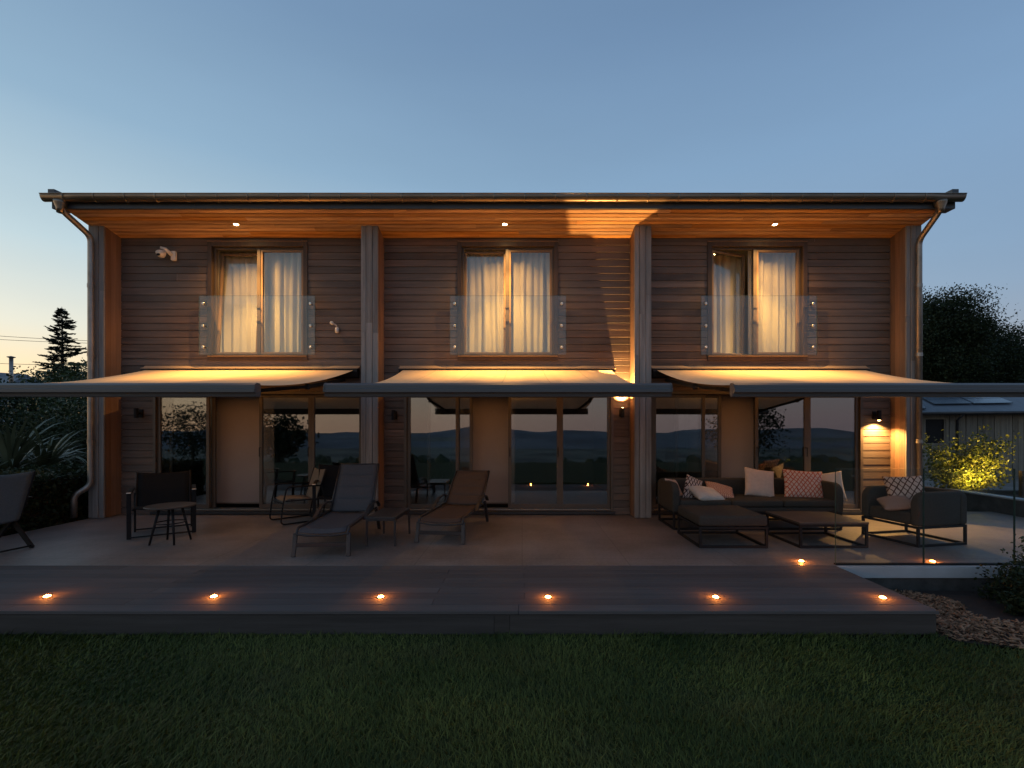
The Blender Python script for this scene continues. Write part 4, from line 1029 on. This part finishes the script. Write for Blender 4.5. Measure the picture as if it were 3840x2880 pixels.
for k, (sx, y, top, rx, lab, mt) in enumerate((
        (318, 21, 1345, 1.25, 'dark leafy tree between the conifer and the left fin', 'leaf_mid'),
        (170, 19, 1398, 1.1, 'low rounded bush tree under the conifer', 'leaf_mid'),
        (235, 24, 1372, 1.4, 'broad dark bush behind the conifer foot', 'leaf_dark'),
        (60, 17, 1440, 1.6, 'dark shrubby tree below the neighbouring roof', 'leaf_dark'))):
    zt = Zh(top, y); b = put(sx, y); h = zt - b[2]
    tree('tree', lab, 'tree', b, h, (rx, rx, h * .46), h * .56, M[mt], 130 + k, 60, 90, .13, .1, 'trees and bushes left of the house', .28)
# neighbouring roof with flue, far left
yn = 34
t = thing('neighbour_house', 'dark roof of a neighbouring house with a steel flue, far left', 'house', (X(-40, yn), yn + 3, gz(-38, yn)), absolute=True)
x0, x1 = X(-300, yn + 3), X(104, yn + 3); zr = Zh(1384, yn + 3); ze = Zh(1470, yn)
q = MB(); q.add([(x0, yn, ze), (x1 + .8, yn, ze), (x1 - .1, yn + 3, zr - .42), (x0, yn + 3, zr + .15), (x0, yn + 6, ze), (x1 + .8, yn + 6, ze)], [(0, 1, 2, 3), (3, 2, 5, 4), (1, 5, 2), (0, 3, 4), (0, 4, 5, 1)]); q.build('roof', M['shedroof'], t)
q = MB(); q.box(x0, x1 + .4, yn + .3, yn + 5.7, gz(-38, yn) - .5, ze - .02); q.build('wall', M['render'], t)
q = MB(); fx = X(42, yn + .6); q.tube([(fx, yn + .6, ze - .3), (fx, yn + .6, Zh(1338, yn))], .12, 12); q.lathe([(.13, 0), (.24, .05), (.24, .09), (.0, .16)], (fx, yn + .6, Zh(1338, yn)), 14); q.build('flue', M['pipe'], t, smooth=True)
for k, (sa, sb, lab) in enumerate(((1255, 1275, 'upper overhead wire crossing the glow left of the house'), (1268, 1284, 'middle overhead wire just under the upper one'), (1358, 1368, 'lowest overhead wire passing behind the flue'))):
    q = MB(); yy = 38; pts = []
    for i in range(15):
        u = i / 14; x = X(-300 + 760 * u, yy); pts.append((x, yy, Zh(sa + (sb - sa) * (u * 760 - 300) / 330, yy) - .4 * math.sin(math.pi * u) * .3))
    q.tube(pts, .018, 5); tag(q.build('overhead_wire', M['black'], None), lab, 'wire', 'overhead wires left of the house')

# left garden: clipped hedge, strap-leaved plants
hd = thing('hedge', 'dark clipped hedge along the left end of the terrace', 'hedge', (-8.3, 8.2, LAWN))
r2 = np.random.RandomState(9); n = 26000; P = np.stack([r2.uniform(-.85, .85, n), r2.uniform(-2.6, 2.0, n), r2.uniform(0, .96, n)], 1)
face = r2.randint(0, 4, n); P[face == 0, 0] = .85 + r2.normal(size=(face == 0).sum()) * .04; P[face == 1, 1] = -2.6 + r2.normal(size=(face == 1).sum()) * .04; P[face == 2, 2] = .96 + r2.normal(size=(face == 2).sum()) * .035
V, Q = leaves(P, .065, 1.7, 9); raw_mesh('foliage', V, Q, M['leaf_dark'], hd)
q = MB(); q.box(-.80, .80, -2.55, 1.95, .0, .90); q.build('core', M['soil'], hd)
def strap_plant(base, n, ln, seed, label, spread=1.0):
    t = thing('strap_plant', label, 'plant', base, 0, 'strap leaved plants left of the house'); r3 = np.random.RandomState(seed); b = MB()
    for k in range(n):
        a = r3.rand() * 6.283; L_ = ln * r3.uniform(.7, 1.35); el = r3.uniform(.35, 1.35); wd = r3.uniform(.026, .046)
        dx, dy = math.cos(a), math.sin(a); p = Vector((dx * .05, dy * .05, 0)); rows = []; ns = 7
        for i in range(ns + 1):
            u = i / ns; w_ = wd * (1 - u ** 2.2) + .001
            rows.append([p + Vector((-dy * w_, dx * w_, 0)), p + Vector((0, 0, -.006)), p + Vector((dy * w_, -dx * w_, 0))])
            e = el - 1.5 * u * u * spread; p = p + Vector((dx * math.cos(e), dy * math.cos(e), math.sin(e))) * (L_ / ns)
        b.strip(rows)
    b.build('leaf_rosette', M['strap'], t, smooth=True, fix=False)
for k, (sx, y, z, n, ln, lab) in enumerate(((40, 8.9, .74, 60, 1.25, 'big strap leaved plant at the left photo edge, behind the pale chair'), (170, 9.6, .72, 60, 1.1, 'arching strap leaved plant in the middle of the left bed'), (285, 10.0, .4, 50, 1.05, 'strap leaved plant close beside the left fin'), (120, 10.8, .4, 50, 1.3, 'strap leaved plant at the back of the left bed'))):
    strap_plant((X(sx, y), y, z if y < 10 else gz(0, y)), n, ln, 200 + k, lab)
for k, (sx, y, h, rx, lab) in enumerate(((20, 12.5, 2.2, 1.1, 'dense dark shrub behind the strap plants at the left edge'), (160, 13.2, 1.9, 1.0, 'round dark shrub in the middle behind the strap plants'), (290, 12.6, 2.3, .9, 'upright green shrub behind the left fin'), (230, 14.5, 2.7, 1.2, 'tall shrub at the back of the left garden'))):
    b = put(sx, y); tree('shrub', lab, 'shrub', b, h, (rx, rx, h * .5), h * .5, M['leaf_mid' if k % 2 else 'leaf_dark'], 240 + k, 50, 80, .09, .04, 'shrubs in the left garden', .3)

# right garden: lit shrub, low planter wall, slatted fence, shed
pw = thing('planter_wall', 'low rendered planter wall at the right end of the terrace', 'wall', (8.6, 7.6, 0), absolute=True)
q = MB(); q.box(8.57, 8.72, 4.4, 9.4, -.3, .27); q.box(8.72, 11.5, 9.25, 9.4, -.3, .27); q.build('wall', M['stone'], pw)
q = MB(); q.box(8.55, 8.75, 4.38, 9.42, .272, .30); q.build('coping', M['render'], pw, bevel=.004)
q = MB(); q.box(8.74, 12.5, 4.4, 9.24, -.3, .2); tag(q.build('planting_bed', M['soil']), kind='structure')
q = MB(); q.box(8.57, 16, 9.41, 20, -.3, -.02); tag(q.build('yard', M['terrace']), kind='structure')
sh = thing('shrub', 'yellow green shrub lit from below beside the right fin', 'shrub', (9.05, 9.62 - .1, .19))
sc_ = np.random.RandomState(77)
b = MB(); P = []
for k in range(52):
    a = sc_.rand() * 6.283; rr = sc_.uniform(.2, 1.05); tip = np.array([math.cos(a) * rr * .98, math.sin(a) * rr * .66, sc_.uniform(.35, 1.42) * (1 - .22 * rr)])
    m_ = tip * np.array([.35, .35, .55]); b.tube([(0, 0, 0), tuple(m_), tuple(tip)], [.013, .008, .002], 5)
    for q_ in range(210):
        u = sc_.uniform(.25, 1.0); p = (m_ * 2 * u * (1 - u) + tip * u * u) if u < .99 else tip
        P.append(p + sc_.normal(size=3) * .085)
V, Q = leaves(np.array(P), .05, 1.5, 78, up=.2); raw_mesh('foliage', V, Q, M['leaf_yel'], sh); b.build('stem', M['bark'], sh, smooth=True)
gl = thing('garden_spotlight', 'small garden spotlight under the lit yellow shrub', 'spotlight', (8.80, 8.76, .2))
q = MB(); q.lathe([(.0, .0), (.03, .0), (.035, .06), (.035, .09), (.028, .09), (.026, .07), (.0, .07)], n=16); q.build('housing', M['black'], gl)
q = MB(); q.lathe([(.0, .078), (.025, .078), (.025, .082), (.0, .082)], n=16); q.build('lens', M['uplens'], gl)
lamp('bulb', 'SPOT', (0, 0, .11), 185, gl, col=(1, .70, .16), size=.02, rot=(R(140), 0, R(-18)), spot=R(120), blend=.8)
sf = thing('slatted_fence', 'dark low fence of horizontal slats behind the planter wall', 'fence', (10.4, 9.0, .1), absolute=True)
q = MB()
for k in range(5): q.box(9.62, 12.5, 8.9, 8.925, .24 + k * .085, .24 + k * .085 + .07)
q.build('slat_panel', M['trim'], sf, bevel=.002)
for x in (9.66, 10.9): q = MB(); q.box(x - .03, x + .03, 8.927, 8.98, .19, .70); q.build('post', M['trim'], sf)
# shed
shd = thing('shed', 'grey boarded outbuilding with solar panels on its roof', 'shed', (14.2, 15.2, 0), R(-20)); Ls, Hs = 7.0, 1.98
q = MB(); x = -1.6; r3 = random.Random(4)
while x < Ls - 1.6:
    w_ = r3.uniform(.11, .16)
    if not (-.78 < x + w_ / 2 < -.22): q.box(x + .005, x + w_ - .005, r3.uniform(-.022, .0), .03, -.3, Hs)
    else: q.box(x + .002, x + w_ - .002, .0, .03, -.3, .98)
    x += w_
q.box(-.80, -.20, .0, .03, 1.86, Hs); wl_ = q.build('wall', M['shedwood'], shd)
q = MB(); q.box(-1.6, Ls - 1.6, .04, 4.5, -.3, Hs); q.build('core', M['black'], shd)
q = MB(); ring(q, -.82, -.19, .98, 1.86, .04, -.03, .02); q.build('window_frame', M['shedwood'], shd)
q = MB(); pr = math.tan(R(17)); q.add([(-2.0, -.35, Hs + .02), (Ls - 1.4, -.35, Hs + .02), (Ls - 1.4, 2.4, Hs + .02 + 2.75 * pr), (-2.0, 2.4, Hs + .02 + 2.75 * pr), (-2.0, -.35, Hs + .07), (Ls - 1.4, -.35, Hs + .07), (Ls - 1.4, 2.4, Hs + .07 + 2.75 * pr), (-2.0, 2.4, Hs + .07 + 2.75 * pr)],
      [(0, 3, 2, 1), (4, 5, 6, 7), (0, 1, 5, 4), (1, 2, 6, 5), (2, 3, 7, 6), (3, 0, 4, 7)]); q.build('roof', M['shedroof'], shd)
q = MB(); q.tube([(-2.0, -.42, Hs + .03), (Ls - 1.4, -.42, Hs + .03)], .05, 8); q.tube([(.05, -.42, Hs), (.05, -.05, Hs - .2), (.05, -.06, -.2)], .035, 8); q.build('gutter', M['zinc'], shd, smooth=True)
for k in range(2):
    for j in range(2):
        xa = -.35 + k * 1.05; ya = .45 + j * .62
        q = MB(); z_ = lambda y: Hs + .12 + (y + .35) * pr
        q.add([(xa, ya, z_(ya)), (xa + 1.0, ya, z_(ya)), (xa + 1.0, ya + .58, z_(ya + .58)), (xa, ya + .58, z_(ya + .58))], [(0, 1, 2, 3)]); q.build('solar_panel', M['solar'], shd, solid=.03, fix=False)
q = MB(); q.add([(-1.9, -.1, Hs + .125 + .25 * pr), (-.8, -.1, Hs + .125 + .25 * pr), (-.6, .7, Hs + .125 + 1.05 * pr), (-1.9, .7, Hs + .125 + 1.05 * pr)], [(0, 1, 2, 3)]); q.build('roof_light', M['solar'], shd, solid=.03, fix=False)

# mulch bed and plants right of the deck
r2 = np.random.RandomState(31); n = 9000
poly_u = r2.rand(n); poly_v = r2.rand(n)
xa = XD + .02 + poly_u * 2.6; yv = 3.30 + poly_v * 1.78
edge = 3.72 - (xa - XD) * .30 + .05 * np.sin(xa * 9)
keep = (yv > edge) & (xa < 4.30 + .1 * np.sin(yv * 7) + np.clip(4.2 - yv, 0, 1) * .9); xa, yv = xa[keep], yv[keep]; n = len(xa)
C = np.stack([xa, yv, LAWN + .012 + .02 * r2.rand(n) + -.07 * np.clip((yv - 4.0), 0, 1)], 1)
dirs = np.stack([r2.normal(size=n), r2.normal(size=n), r2.normal(size=n) * .25], 1); dirs /= np.linalg.norm(dirs, axis=1)[:, None]
sd = np.cross(dirs, np.array([0, 0, 1.0]) + r2.normal(size=(n, 3)) * .35); sd /= np.linalg.norm(sd, axis=1)[:, None]; up_ = np.cross(sd, dirs)
Lc = (r2.uniform(.02, .085, n))[:, None]; Wc = .005 + Lc * r2.uniform(.06, .24, n)[:, None]; Hc = .0028
V = np.stack([C + dirs * (i * Lc / 2) + sd * (j * Wc / 2) * (1.0 if k > 0 else 1) + up_ * (k * Hc) for k in (-1, 1) for (i, j) in ((-1, -.5), (-.4, -1), (1, -.6), (.8, .8), (-.7, 1))], 1).reshape(-1, 3)
base = np.arange(n)[:, None] * 10
top = base + np.array([5, 6, 7, 8, 9]); Qs = [top]
me_q = np.concatenate([base + np.array([i, (i + 1) % 5, 5 + (i + 1) % 5, 5 + i]) for i in range(5)], 0)
tri = np.concatenate([base + np.array([5, 5 + i, 6 + i]) for i in (1, 2, 3)], 0)
alltri = np.concatenate([tri, me_q[:, [0, 1, 2]], me_q[:, [0, 2, 3]]], 0)
tag(raw_mesh('bark_mulch', V, None, M['chip'], tris=alltri), kind='stuff')
soil = MB(); pts = []
for i in range(13):
    x = XD - .02 + i * .22; pts.append((x, 3.74 - (x - XD) * .30))
soil.strip([[(x, y + (YT - .03 - y) * v, LAWN + .006 - .07 * min(1, max(0, (y + (YT - .03 - y) * v - 4.0)))) for v in (0, .25, .5, .75, 1)] for x, y in pts])
tag(soil.build('mulch_bed', M['soil'], fix=False), kind='structure')
for k, (x, y, r_, h, lab, mt) in enumerate(((5.02, 4.62, .30, .42, 'dark low shrub on the mulch below the balustrade', 'leaf_dark'), (4.72, 4.25, .22, .26, 'small dark ground plant at the mulch edge', 'leaf_dark'), (5.28, 4.35, .34, .5, 'dense shrub at the right photo edge below the terrace', 'leaf_mid'), (5.62, 4.86, .30, .62, 'pale leaved shrub in front of the balustrade end', 'leaf_mid'), (5.15, 3.95, .30, .34, 'spreading dark plant by the lawn at the right edge', 'leaf_dark'))):
    t = thing('shrub', lab, 'shrub', (x, y, LAWN - .06), 0, 'plants below the terrace edge'); P, cs = crown_pts((0, 0, h * .5), (r_, r_, h * .5), 40, 60, 300 + k, .3, .3)
    P[:, 2] = np.abs(P[:, 2]); V, Q = leaves(P, .04, 1.8, 300 + k); raw_mesh('foliage', V, Q, M[mt], t)
    b = MB()
    for c in cs[::5]: b.tube([(0, 0, 0), (c[0] * .5, c[1] * .5, c[2] * .6), tuple(c)], [.008, .006, .002], 4)
    b.build('stem', M['bark'], t)

# lawn blades in front of the deck
r2 = np.random.RandomState(5); n = 120000
y = 1.95 + (YD + .01 - 1.95) * r2.rand(n) ** 1.0; half = .62 + y * 1.15; x = (r2.rand(n) * 2 - 1) * half
keep = ~((x > XD - .02) & (y > 3.70 - (x - XD) * .30)); x, y = x[keep], y[keep]; n = len(x)
tuft = .5 + .5 * np.sin(x * 3.1 + 1.7 * np.sin(y * 2.3)) * np.sin(y * 4.1 + 1.3 * np.sin(x * 1.9))
hgt = (.016 + .034 * r2.rand(n)) * (.72 + .5 * tuft); hgt *= np.where(r2.rand(n) < .03, 2.0, 1)
az = .9 + 1.1 * np.sin(x * .9 + y * .7) + r2.normal(size=n) * .9; lean = .4 + .9 * r2.rand(n)
dx, dy = np.cos(az) * lean, np.sin(az) * lean; wd = .0024 + .0030 * r2.rand(n); fx, fy = -np.sin(az + r2.normal(size=n) * .6), np.cos(az)
z0 = np.full(n, LAWN)
def pt(u, s_): return np.stack([x + dx * hgt * u * u + fx * wd * s_ * (1 - u), y + dy * hgt * u * u + fy * wd * s_ * (1 - u), z0 + hgt * u * (1 - .25 * u * lean)], 1)
V = np.stack([pt(0, -1), pt(0, 1), pt(.55, -1), pt(.55, 1), pt(1, 0)], 1).reshape(-1, 3); base = np.arange(n)[:, None] * 5
T = np.concatenate([base + np.array([0, 1, 3]), base + np.array([0, 3, 2]), base + np.array([2, 3, 4])], 0)
tag(raw_mesh('grass', V, None, M['grass'], tris=T), kind='stuff')

# trees down the slope behind the viewer (mirrored in the door glass)
for k, (sx, yv, h, rx, lab) in enumerate(((720, 44, 5.2, 2.4, 'lone round tree down the slope, mirrored in the door nearest the left fin'), (1040, 30, 3.0, 1.6, 'low tree down the slope, mirrored beside the tan chair'), (2800, 40, 5.0, 2.6, 'broad tree down the slope, mirrored behind the sofa'))):
    yy = 2 * YW - yv; xx = X(sx, yv); tree('tree', lab, 'tree', (xx, yy, gz(xx, yy)), h, (rx, rx, h * .42), h * .6, M['leaf_dark'], 400 + k, 50, 80, .22, .15, 'trees on the slope below the lawn', .3)

for o in list(bpy.data.objects):
    if '_abs' in o: del o['_abs']
